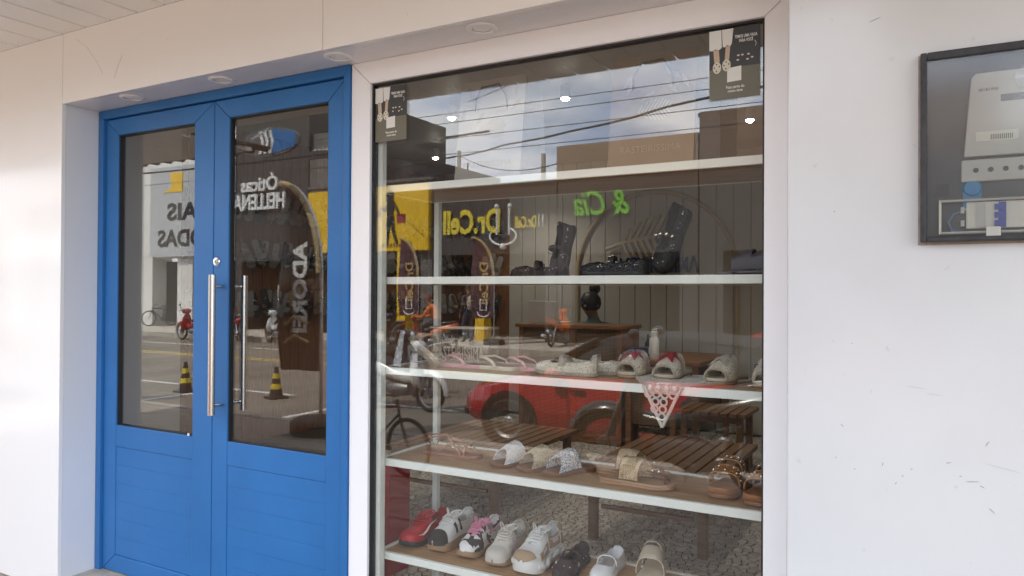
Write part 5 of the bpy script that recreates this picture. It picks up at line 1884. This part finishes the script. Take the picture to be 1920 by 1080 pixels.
def motorbike(label, x, y, head, m, group='parked motorbikes', z=RZ, scale=1.):
    """step-through motorbike, front towards +X"""
    r = thing('motorbike', label, 'motorbike', (x, y, z), math.radians(head), group, scale)
    wheel(r, .62, .29, rim_m='rubber' if m == 'moto_black' else 'chrome')
    wheel(r, -.60, .29, rim_m='rubber' if m == 'moto_black' else 'chrome')
    mb = MB()
    for s_ in (-.06, .06):
        mb.tube([(.62, s_, .29), (.50, s_, .62), (.42, s_ * .5, .85)], .02, 8)
    mb.build('fork', 'engine_grey', r, smooth=60)
    # front mudguard over the wheel
    rings = []
    for k in range(11):
        a = math.radians(-5 + 16 * k)
        R_ = .335
        c_ = Vector((.62 + R_ * math.cos(a), 0, .29 + R_ * math.sin(a)))
        n_ = Vector((math.cos(a), 0, math.sin(a)))
        wv = .065 * math.sin(.35 + 2.4 * k / 10)
        rings.append([c_ + Vector((0, -wv, 0)) - n_ * .04, c_ + Vector((0, -wv * .6, 0)) + n_ * .01, c_ + n_ * .02, c_ + Vector((0, wv * .6, 0)) + n_ * .01, c_ + Vector((0, wv, 0)) - n_ * .04, c_ - n_ * .005])
    MB().loft(rings).build('front_mudguard', m, r, smooth=60)
    # leg shield and headlight cowl
    MB().loft([sect(.50, .05, .36, .44), sect(.46, .17, .34, .58), sect(.40, .20, .38, .72), sect(.36, .17, .50, .84), sect(.32, .10, .66, .90)]).build('leg_shield', m, r, smooth=60)
    cowl = MB().loft([sect(.50, .06, .93, .99), sect(.47, .11, .90, 1.04), sect(.40, .15, .88, 1.07), sect(.32, .13, .90, 1.06), sect(.28, .06, .94, 1.02)]).build('headlight_cowl', m, r, smooth=60)
    MB().ball((.46, 0, .97), .065, 8).build('headlight', 'lamp_glass', r, smooth=60)
    # body: spine, tail panels
    MB().loft([sect(.34, .07, .42, .60), sect(.15, .08, .40, .56), sect(-.05, .10, .44, .62), sect(-.25, .14, .48, .72), sect(-.50, .14, .56, .78), sect(-.72, .11, .64, .82), sect(-.88, .05, .74, .82)]).build('body_shell', m, r, smooth=60)
    MB().loft([sect(.02, .08, .62, .66), sect(-.06, .13, .62, .73), sect(-.30, .14, .70, .80), sect(-.58, .13, .77, .86), sect(-.74, .07, .80, .85)]).build('seat', 'rubber', r, smooth=60)
    MB().loft([sect(.22, .08, .22, .40), sect(.05, .12, .20, .42), sect(-.15, .12, .22, .42), sect(-.25, .07, .26, .38)]).build('engine', 'engine_grey', r, smooth=60)
    MB().tube([(.12, -.12, .26), (-.1, -.15, .20), (-.35, -.16, .26), (-.85, -.17, .34)], [.02, .025, .045, .04], 10).build('exhaust', 'rubber' if m == 'moto_black' else 'chrome', r, smooth=60)
    mb = MB()
    rings = []
    for k in range(7):
        a = math.radians(60 + 17 * k)
        c_ = Vector((-.60 + .34 * math.cos(a), 0, .29 + .34 * math.sin(a)))
        rings.append([c_ + Vector((0, -.06, 0)), c_ + Vector((0, 0, .015)), c_ + Vector((0, .06, 0)), c_ - Vector((0, 0, .012))])
    mb.loft(rings)
    mb.build('rear_mudguard', 'moto_black', r, smooth=60)
    for s_ in (-.08, .08):
        MB().tube([(-.60, s_, .29), (-.48, s_ * 1.2, .60)], .025, 8).build('shock_absorber', 'rubber' if m == 'moto_black' else 'chrome', r, smooth=60)
    hbm = MB().tube([(.26, -.34, 1.0), (.34, -.2, 1.02), (.36, 0, .99), (.34, .2, 1.02), (.26, .34, 1.0)], .014, 8).build('handlebar', 'moto_black', r, smooth=60)
    for s_ in (-1, 1):
        MB().tube([(.30, s_ * .24, 1.02), (.30, s_ * .30, 1.16)], .006, 6).build('mirror_stalk', 'moto_black', r)
        MB().ball((.29, s_ * .32, 1.20), .05, 8, .8).build('mirror', 'moto_black', r, smooth=60)
    MB().ball((-.88, 0, .80), .05, 8, .7).build('tail_light', 'tail_red', r, smooth=60)
    MB().tube([(-.50, -.14, .84), (-.80, -.12, .88), (-.86, 0, .88), (-.80, .12, .88), (-.50, .14, .84)], .012, 8).build('grab_rail', 'engine_grey', r, smooth=60)
    MB().tube([(.0, .12, .2), (.05, .26, 0.012)], .012, 6).build('side_stand', 'engine_grey', r)
    return r


motorbike('red motorbike parked at the far kerb mirrored in the left door leaf', -21.55, -14.25, 182, 'moto_red')
motorbike('red motorbike left of the white one at the far kerb', -20.25, -15.35 + .5, 205, 'moto_red')
motorbike('white motorbike at the far kerb mirrored in the right door leaf', -18.05, -14.65, 200, 'moto_white')
motorbike('white motorbike parked near the red car, mirrored in the window', -6.55, -6.1, 5, 'moto_white', scale=.92)
motorbike('black motorbike on the pavement in front of the red car', -1.62, -3.25, 178, 'moto_black', z=0)
motorbike('dark motorbike behind the near white one', -7.6, -7.3, 15, 'moto_black')
motorbike('orange motorbike at the far kerb right of the flags', -9.2, -16.9, 265, 'moto_orange', z=0)
motorbike('orange motorbike ridden by the person in an orange jacket', -11.93, -14.3, 170, 'moto_orange')
motorbike('dark motorbike parked below the left maroon flag', -13.1, -14.3, 215, 'moto_black')


# ------------------------------------------------------------------ bicycles
def bicycle(label, x, y, head, z, lean=0., scale=1):
    r = thing('bicycle', label, 'bicycle', (x, y, z), (lean, 0, math.radians(head)), 'parked bicycles', scale)
    for wx in (-.52, .52):
        wh = bpy.data.objects.new('wheel', None)
        C.objects.link(wh)
        wh.parent = r
        wh.location = (wx, 0, .335)
        MB().tube([(.31 * math.cos(2 * PI * k / 36), 0, .31 * math.sin(2 * PI * k / 36)) for k in range(36)], .025, 8, closed=True).build('tyre', 'rubber', wh, smooth=60)
        mb = MB()
        for k in range(16):
            a = 2 * PI * k / 16
            mb.tube([(0, .02 if k % 2 else -.02, 0), (.29 * math.cos(a), 0, .29 * math.sin(a))], .0018, 4)
        mb.build('spokes', 'steel', wh)
    f = MB()
    for a, b in (((-.52, .335), (-.08, .30)), ((-.08, .30), (-.20, .80)), ((-.20, .75), (-.52, .335)), ((-.19, .72), (.36, .78)), ((-.08, .30), (.38, .70)), ((.34, .86), (.40, .62)), ((.40, .62), (.52, .335))):
        f.tube([(a[0], 0, a[1]), (b[0], 0, b[1])], .016, 8)
    f.build('frame', 'moto_black', r, smooth=60)
    MB().loft([sect(-.33, .06, .83, .87), sect(-.2, .07, .83, .88), sect(-.06, .025, .84, .87)]).build('saddle', 'rubber', r, smooth=60)
    MB().tube([(.28, -.28, .93), (.32, -.1, .92), (.34, 0, .90), (.32, .1, .92), (.28, .28, .93)], .013, 8).build('handlebar', 'moto_black', r, smooth=60)
    MB().lathe([(.0001, -.01), (.09, -.01), (.09, .01), (.0001, .01)], 20, Matrix.Translation((-.08, -.03, .30)) @ Tx).build('chainring', 'engine_grey', r)
    for s_ in (-1, 1):
        MB().tube([(-.08, s_ * .06, .30), (-.08 + s_ * .12, s_ * .06, .30 - s_ * .1), (-.08 + s_ * .12, s_ * .15, .30 - s_ * .1)], .012, 6).build('pedal_crank', 'engine_grey', r)
    return r


bicycle('dark bicycle leaning by the white columns of the arcade building', -29.35 + .3, -18.35, 95, 0)
bicycle('small black bicycle on the pavement, its wheel mirrored low in the window', -4.05, -2.55, 6, 0, 0., .72)


# ------------------------------------------------------------------ red car parked at the kerb
mat('car_red', (.42, .022, .026), .16, coat=.8)
mat('car_glass', (.015, .018, .02), .05)
mat('car_black', (.015, .015, .016), .5)


def car(label, x, y, head, m, group, scale=1):
    """hatchback, front towards +X"""
    r = thing('parked_car', label, 'car', (x, y, RZ), math.radians(head), group, scale)

    def cs(x_, hw_, zb, zt, crown=.04):
        return [(x_, -hw_ * .90, zb), (x_, -hw_, zb + .10), (x_, -hw_, zb + (zt - zb) * .55), (x_, -hw_ * .965, zt - .05), (x_, -hw_ * .85, zt), (x_, 0, zt + crown),
                (x_, hw_ * .85, zt), (x_, hw_ * .965, zt - .05), (x_, hw_, zb + (zt - zb) * .55), (x_, hw_, zb + .10), (x_, hw_ * .90, zb)]
    st_ = [(-1.92, .66, .36, .80), (-1.84, .76, .28, .88), (-1.5, .82, .24, .93), (-.6, .84, .20, .92), (.5, .84, .20, .91), (.85, .83, .22, .90), (1.35, .81, .24, .82), (1.75, .76, .26, .72), (1.90, .66, .30, .62), (1.95, .52, .36, .54)]
    MB().loft([cs(*q) for q in st_]).build('body', m, r, smooth=50)

    def gh(x_, hw_, z0_, z1_):
        return [(x_, -hw_, z0_), (x_, -hw_ * .97, z0_ + (z1_ - z0_) * .5), (x_, -hw_ * .86, z1_ - .02), (x_, 0, z1_), (x_, hw_ * .86, z1_ - .02), (x_, hw_ * .97, z0_ + (z1_ - z0_) * .5), (x_, hw_, z0_)]
    MB().loft([gh(-1.80, .66, .86, .90), gh(-1.55, .70, .88, 1.34), gh(-.8, .72, .90, 1.43), (gh(.0, .72, .90, 1.42)), gh(.35, .72, .90, 1.30), gh(1.0, .70, .87, .90)]).build('windows', 'car_glass', r, smooth=40)
    MB().loft([gh(-1.50, .625, 1.33, 1.38), gh(-.8, .635, 1.40, 1.455), gh(-.05, .635, 1.395, 1.445), gh(.15, .62, 1.36, 1.40)]).build('roof', 'car_black', r, smooth=50)
    for s_ in (-1, 1):
        for xa_, xb_, za, zb in ((1.0, .2, .90, 1.37), (-.35, -.4, .90, 1.40), (-1.78, -1.5, .90, 1.35)):
            MB().tube([(xa_, s_ * .715, za), (xb_, s_ * .64, zb)], .035, 6).build('roof_pillar', 'car_black', r, smooth=60)
        for xx in (-1.22, 1.22):
            MB().lathe([(.0001, .0), (.36, .0), (.36, .012), (.0001, .012)], 28, Matrix.Translation((xx, s_ * .836 - (.006 if s_ > 0 else -.006) - .006, .34)) @ Tx).build('wheel_arch', 'car_black', r)
            wv = bpy.data.objects.new('wheel', None)
            C.objects.link(wv)
            wv.parent = r
            wv.location = (xx, s_ * .78, .30)
            MB().lathe([(.19, -.09), (.27, -.09), (.30, -.06), (.30, .06), (.27, .09), (.19, .09), (.19, -.09)], 28, Tx).build('tyre', 'rubber', wv, smooth=40)
            MB().lathe([(.0001, -.075), (.06, -.085), (.09, -.06), (.17, -.07), (.19, -.088), (.19, .088), (.17, .07), (.09, .06), (.06, .085), (.0001, .075)], 20, Tx).build('rim', 'engine_grey', wv, smooth=40)
        MB().loft([sect(1.76, .10, .56, .66, 8), sect(1.86, .09, .54, .64, 8), sect(1.92, .03, .55, .60, 8)], T=Matrix.Translation((0, s_ * .55, 0))).build('headlight', 'lamp_glass', r, smooth=60)
        boxo('tail_light', 'tail_red', r, -1.93, -1.84, s_ * .64 - .09, s_ * .64 + .09, .70, .86, bevel=.02)
        MB().ball((.62, s_ * .93, .96), .09, 8, .7).build('wing_mirror', m, r, smooth=60)
        for xx in (-.55, .35):
            boxo('door_handle', 'car_black', r, xx - .09, xx + .09, s_ * .852 - .008, s_ * .852 + .008, .74, .77)
        MB().tube([(.45, s_ * .842, .30), (.47, s_ * .845, .62), (.52, s_ * .82, .88)], .004, 4).build('door_seam', 'car_black', r)
        MB().tube([(-.42, s_ * .842, .28), (-.42, s_ * .845, .62), (-.42, s_ * .82, .88)], .004, 4).build('door_seam', 'car_black', r)
    boxo('front_bumper', 'car_black', r, 1.86, 1.985, -.60, .60, .30, .42, bevel=.03)
    boxo('grille', 'car_black', r, 1.90, 1.975, -.36, .36, .46, .55, bevel=.01)
    boxo('rear_bumper', 'car_black', r, -1.99, -1.86, -.68, .68, .30, .46, bevel=.03)
    boxo('number_plate', 'white', r, 1.986, 1.996, -.2, .2, .33, .41)
    return r


car('red hatchback at the near kerb, its bonnet mirrored in the window', -2.78, -5.40, 180, 'car_red', None, (.94, .94, .86))
car('dark red car parked across the street at the right', -1.7, -13.9, 178, 'car_red', None)

# ------------------------------------------------------------------ utility poles and wires
mat('pole_concrete', (.34, .30, .25), .9, var=.1, vscale=3)
mat('wire', (.02, .02, .022), .6)
for i, (x, y, h) in enumerate(((-18.63, -26.0, 8.0), (-12.9, -23.2, 6.9), (-38, -15.5, 9.0), (8.5, -15.5, 9.0))):
    pl = thing('utility_pole', ('concrete utility pole behind the phone shop roof', 'thin pole behind the brown beige building', 'concrete utility pole at the left end of the street', 'concrete utility pole at the right end of the street')[i], 'pole', (x, y, 0), 0, 'utility poles')
    MB().tube([(0, 0, -.1), (0, 0, h)], [.15, .09], 10).build('shaft', 'pole_concrete', pl, smooth=60)
    for zz in ((h - .25, h - .9) if i > 1 else ()):
        boxo('crossarm', 'pole_concrete', pl, -.06, .06, -.7, .7, zz, zz + .1)
        for yy in (-.6, -.2, .2, .6):
            MB().lathe([(.0001, .0), (.04, 0), (.05, .04), (.03, .09), (.0001, .1)], 8, Matrix.Translation((0, yy, zz + .1))).build('insulator', 'lamp_white', pl, smooth=50)


def wire(label, a, b, sag, r_=.012, wob=0.):
    pts = []
    n = 24
    for k in range(n + 1):
        f = k / n
        p = Vector(a).lerp(Vector(b), f)
        p.z -= sag * 4 * f * (1 - f)
        if wob:
            p.z += wob * math.sin(f * 37) * math.sin(f * 11)
        pts.append(p)
    return tag(MB().tube(pts, r_, 5).build('overhead_wire', 'wire', smooth=60), label, 'wire', 'overhead street wires')


for i, (z_, y_, s_) in enumerate(((6.05, -14.3, .25), (5.55, -14.2, .2), (5.1, -14.3, .15), (6.5, -14.8, .3))):
    wire(('second highest', 'third highest', 'lowest', 'topmost')[i] + ' of the thin overhead wires running along the street', (-60, y_, z_ + .3), (30, y_, z_ + .3), s_, .010)
wire('thick black cable crossing the street above the flags', (-16.3, -17.0, 5.52), (1.9, -5.0, 3.93), .12, .020, .03)
wire('thin cable drooping from the pole by the phone shop', (-18.63, -26.0, 7.8), (-8.6, -18.3, 5.9), .7, .018)
wire('thin wire crossing the street above the red car', (-11.5, -15.6, 7.0), (2.5, -4.4, 5.6), .15, .010)
wire('dark cable near the awning at the left', (-14, -4.6, 3.4), (-4.0, -4.3, 3.2), .1, .012)

# ------------------------------------------------------------------ people
mat('skin', (.30, .17, .10), .55)
mat('jacket_orange', (.72, .17, .03), .7)
mat('jeans', (.05, .065, .10), .8)
mat('trousers_dark', (.03, .03, .035), .8)
mat('shirt_dark', (.06, .04, .045), .8)
mat('shirt_teal', (.10, .16, .17), .8)
mat('hair_black', (.012, .010, .009), .45)
mat('cap_red', (.18, .03, .035), .7)
mat('vest_lime', (.50, .62, .05), .6)
mat('bag_beige', (.42, .33, .26), .7)
mat('shoe_dark', (.03, .028, .026), .6)


def figure(label, loc, head, J, top_m, leg_m, short=False, name='person', scale=1.):
    """one continuous skinned body from joint positions J (name -> (x,y,z)), facing +X"""
    r = thing(name, label, 'person', loc, math.radians(head), None, scale)
    E_ = [('pelvis', 'belly', .125, .12), ('belly', 'chest', .12, .14), ('chest', 'neckb', .14, .075), ('neckb', 'neck', .075, .055), ('neck', 'jaw', .055, .075), ('jaw', 'skull', .075, .092), ('skull', 'crown', .092, .06)]
    for s_ in ('l', 'r'):
        E_ += [('chest', s_ + 'sho', .14, .07), (s_ + 'sho', s_ + 'elb', .062, .046), (s_ + 'elb', s_ + 'wri', .042, .03), (s_ + 'wri', s_ + 'hand', .03, .035), (s_ + 'hand', s_ + 'fin', .033, .016),
               ('pelvis', s_ + 'hip', .125, .09), (s_ + 'hip', s_ + 'kne', .088, .06), (s_ + 'kne', s_ + 'ank', .055, .04), (s_ + 'ank', s_ + 'toe', .045, .035)]
    names = list(J)
    me = bpy.data.meshes.new('body')
    me.from_pydata([J[n_] for n_ in names], [(names.index(a), names.index(b)) for a, b, _, _ in E_], [])
    o_ = bpy.data.objects.new('tmp', me)
    C.objects.link(o_)
    md = o_.modifiers.new('skin', 'SKIN')
    R_ = {}
    for a, b, ra, rb in E_:
        R_[a] = ra
        R_[b] = rb
    for i, n_ in enumerate(names):
        v = me.skin_vertices[0].data[i]
        v.radius = (R_[n_], R_[n_])
        v.use_root = n_ == 'pelvis'
    sb_ = o_.modifiers.new('sub', 'SUBSURF')
    sb_.levels = sb_.render_levels = 2
    dg = bpy.context.evaluated_depsgraph_get()
    m2 = bpy.data.meshes.new_from_object(o_.evaluated_get(dg))
    bpy.data.objects.remove(o_)
    m2.name = 'body'
    zone = {}
    for n_ in names:
        if n_ in ('neck', 'jaw', 'skull', 'crown') or n_.endswith(('hand', 'fin')) or (short and n_.endswith('wri')):
            zone[n_] = 0
        elif n_ in ('pelvis',) or n_.endswith(('hip', 'kne', 'ank')):
            zone[n_] = 2
        elif n_.endswith('toe'):
            zone[n_] = 3
        else:
            zone[n_] = 1
    for mm in ('skin', top_m, leg_m, 'shoe_dark'):
        m2.materials.append(MT[mm])
    pj = [(Vector(J[n_]), zone[n_]) for n_ in names]
    for a, b, ra, rb in E_:
        pj.append(((Vector(J[a]) + Vector(J[b])) / 2, zone[a]))
    for p in m2.polygons:
        p.material_index = min(pj, key=lambda q: (q[0] - p.center).length)[1]
        p.use_smooth = True
    bo = bpy.data.objects.new('body', m2)
    C.objects.link(bo)
    bo.parent = r
    sk, jw = Vector(J['skull']), Vector(J['jaw'])
    f_ = Vector((1, 0, 0))
    nz = MB()
    nz.ball(sk + f_ * .085 + Vector((0, 0, -.03)), .016, 6)
    nz.build('nose', 'skin', r, smooth=60)
    for s_ in (-1, 1):
        MB().ball(sk + f_ * .076 + Vector((0, s_ * .03, 0)), .010, 6).build('eye', 'hair_black', r, smooth=60)
        MB().ball(sk + Vector((-.005, s_ * .088, -.02)), .022, 6).build('ear', 'skin', r, smooth=60)
    MB().ball(jw + f_ * .066 + Vector((0, 0, .0)), .014, 6, .4).build('mouth', 'cap_red', r, smooth=60)
    return r


def standing():
    J = {'pelvis': (0, 0, .95), 'belly': (.01, 0, 1.10), 'chest': (.01, 0, 1.30), 'neckb': (0, 0, 1.46), 'neck': (.01, 0, 1.52), 'jaw': (.03, 0, 1.58), 'skull': (.03, 0, 1.66), 'crown': (.02, 0, 1.73)}
    for s_, y in (('l', 1), ('r', -1)):
        J.update({s_ + 'sho': (0, y * .19, 1.41), s_ + 'elb': (-.02, y * .25, 1.13), s_ + 'wri': (.06, y * .25, .90), s_ + 'hand': (.08, y * .25, .82), s_ + 'fin': (.10, y * .24, .74),
                  s_ + 'hip': (0, y * .10, .90), s_ + 'kne': (.02, y * .11, .50), s_ + 'ank': (-.02, y * .11, .09), s_ + 'toe': (.15, y * .13, .04)})
    return J


J = standing()
J.update({'lelb': (.02, .26, 1.14), 'lwri': (.22, .20, 1.05), 'lhand': (.28, .18, 1.05), 'lfin': (.34, .16, 1.04), 'rkne': (.14, -.11, .52), 'rank': (.02, -.11, .12), 'rtoe': (.18, -.13, .04)})
p1 = figure('person in dark clothes with a lime striped beige backpack by the phone shop', (-11.95, -16.4, 0), 205, J, 'shirt_dark', 'jeans')
MB().loft([sect(-.12, .15, .98, 1.42), sect(-.20, .16, .98, 1.44), sect(-.28, .14, 1.0, 1.40), sect(-.30, .08, 1.06, 1.32)]).build('backpack', 'bag_beige', p1, smooth=60)
for zz in (1.22, 1.32):
    boxo('lime_strip', 'vest_lime', p1, -.306, -.27, -.13, .13, zz, zz + .07, bevel=.01)
MB().lathe([(.0001, .10), (.06, .088), (.095, .03), (.098, -.03)], 16, Matrix.Translation((.02, 0, 1.67))).build('hair', 'hair_black', p1, smooth=60)

# rider: seated, leaning forwards, hands on the bars
J = {'pelvis': (0, 0, .80), 'belly': (.04, 0, .95), 'chest': (.13, 0, 1.13), 'neckb': (.20, 0, 1.27), 'neck': (.23, 0, 1.32), 'jaw': (.27, 0, 1.37), 'skull': (.28, 0, 1.45), 'crown': (.27, 0, 1.52)}
for s_, y in (('l', 1), ('r', -1)):
    J.update({s_ + 'sho': (.17, y * .19, 1.22), s_ + 'elb': (.30, y * .27, .98), s_ + 'wri': (.50, y * .27, .96), s_ + 'hand': (.56, y * .27, .99), s_ + 'fin': (.61, y * .27, .97),
              s_ + 'hip': (.02, y * .11, .80), s_ + 'kne': (.38, y * .18, .70), s_ + 'ank': (.30, y * .18, .32), s_ + 'toe': (.46, y * .19, .27)})
rd = figure('person in an orange jacket and red cap riding the orange motorbike', (-11.65, -14.35, RZ + .03), 170, J, 'jacket_orange', 'trousers_dark')
cp = MB()
cp.lathe([(.0001, .11), (.06, .098), (.098, .04), (.101, .0)], 16, Matrix.Translation((.275, 0, 1.45)))
cp.prism([(.05, -.07), (.13, -.06), (.17, 0), (.13, .06), (.05, .07)], .01, .022, Matrix.Translation((.275, 0, 1.45)))
cp.build('cap', 'cap_red', rd, smooth=50)

# shop assistant seated behind the laptop, head bowed, hair in a bun
J = standing()
for k in list(J):
    x, y, z = J[k]
    J[k] = (x, y, z - .42)
for s_, y in (('l', 1), ('r', -1)):
    J.update({s_ + 'hip': (.02, y * .11, .50), s_ + 'kne': (.40, y * .13, .50), s_ + 'ank': (.38, y * .13, .09), s_ + 'toe': (.52, y * .13, .04),
              s_ + 'elb': (.10, y * .26, .78), s_ + 'wri': (.30, y * .18, .80), s_ + 'hand': (.36, y * .16, .80), s_ + 'fin': (.42, y * .14, .79)})
J.update({'jaw': (.06, 0, 1.15), 'skull': (.08, 0, 1.23), 'crown': (.08, 0, 1.30)})
aw_ = figure('shop assistant with black hair in a bun seated behind the laptop', (-3.10, 5.02, FZ + .10), -100, J, 'shirt_teal', 'trousers_dark', True)
hr = MB()
hr.lathe([(.0001, .12), (.07, .105), (.108, .04), (.112, -.02), (.09, -.07), (.0001, -.07)], 18, Matrix.Translation((.055, 0, 1.235)) @ Matrix.Rotation(.25, 4, 'Y'))
hr.ball((-.02, 0, 1.385), .062, 10)
hr.build('hair', 'hair_black', aw_, smooth=60)
stl = thing('counter_stool', 'plain stool under the shop assistant behind the counter', 'stool', (-3.10, 5.06, FZ))
MB().lathe([(.0001, .44), (.18, .44), (.19, .46), (.19, .48), (.0001, .49)], 20).build('seat', 'counter_wood', stl, smooth=40)
for k in range(4):
    a = PI / 4 + k * PI / 2
    MB().tube([(.12 * math.cos(a), .12 * math.sin(a), .44), (.17 * math.cos(a), .17 * math.sin(a), 0)], .014, 8).build('leg', 'counter_wood', stl, smooth=60)
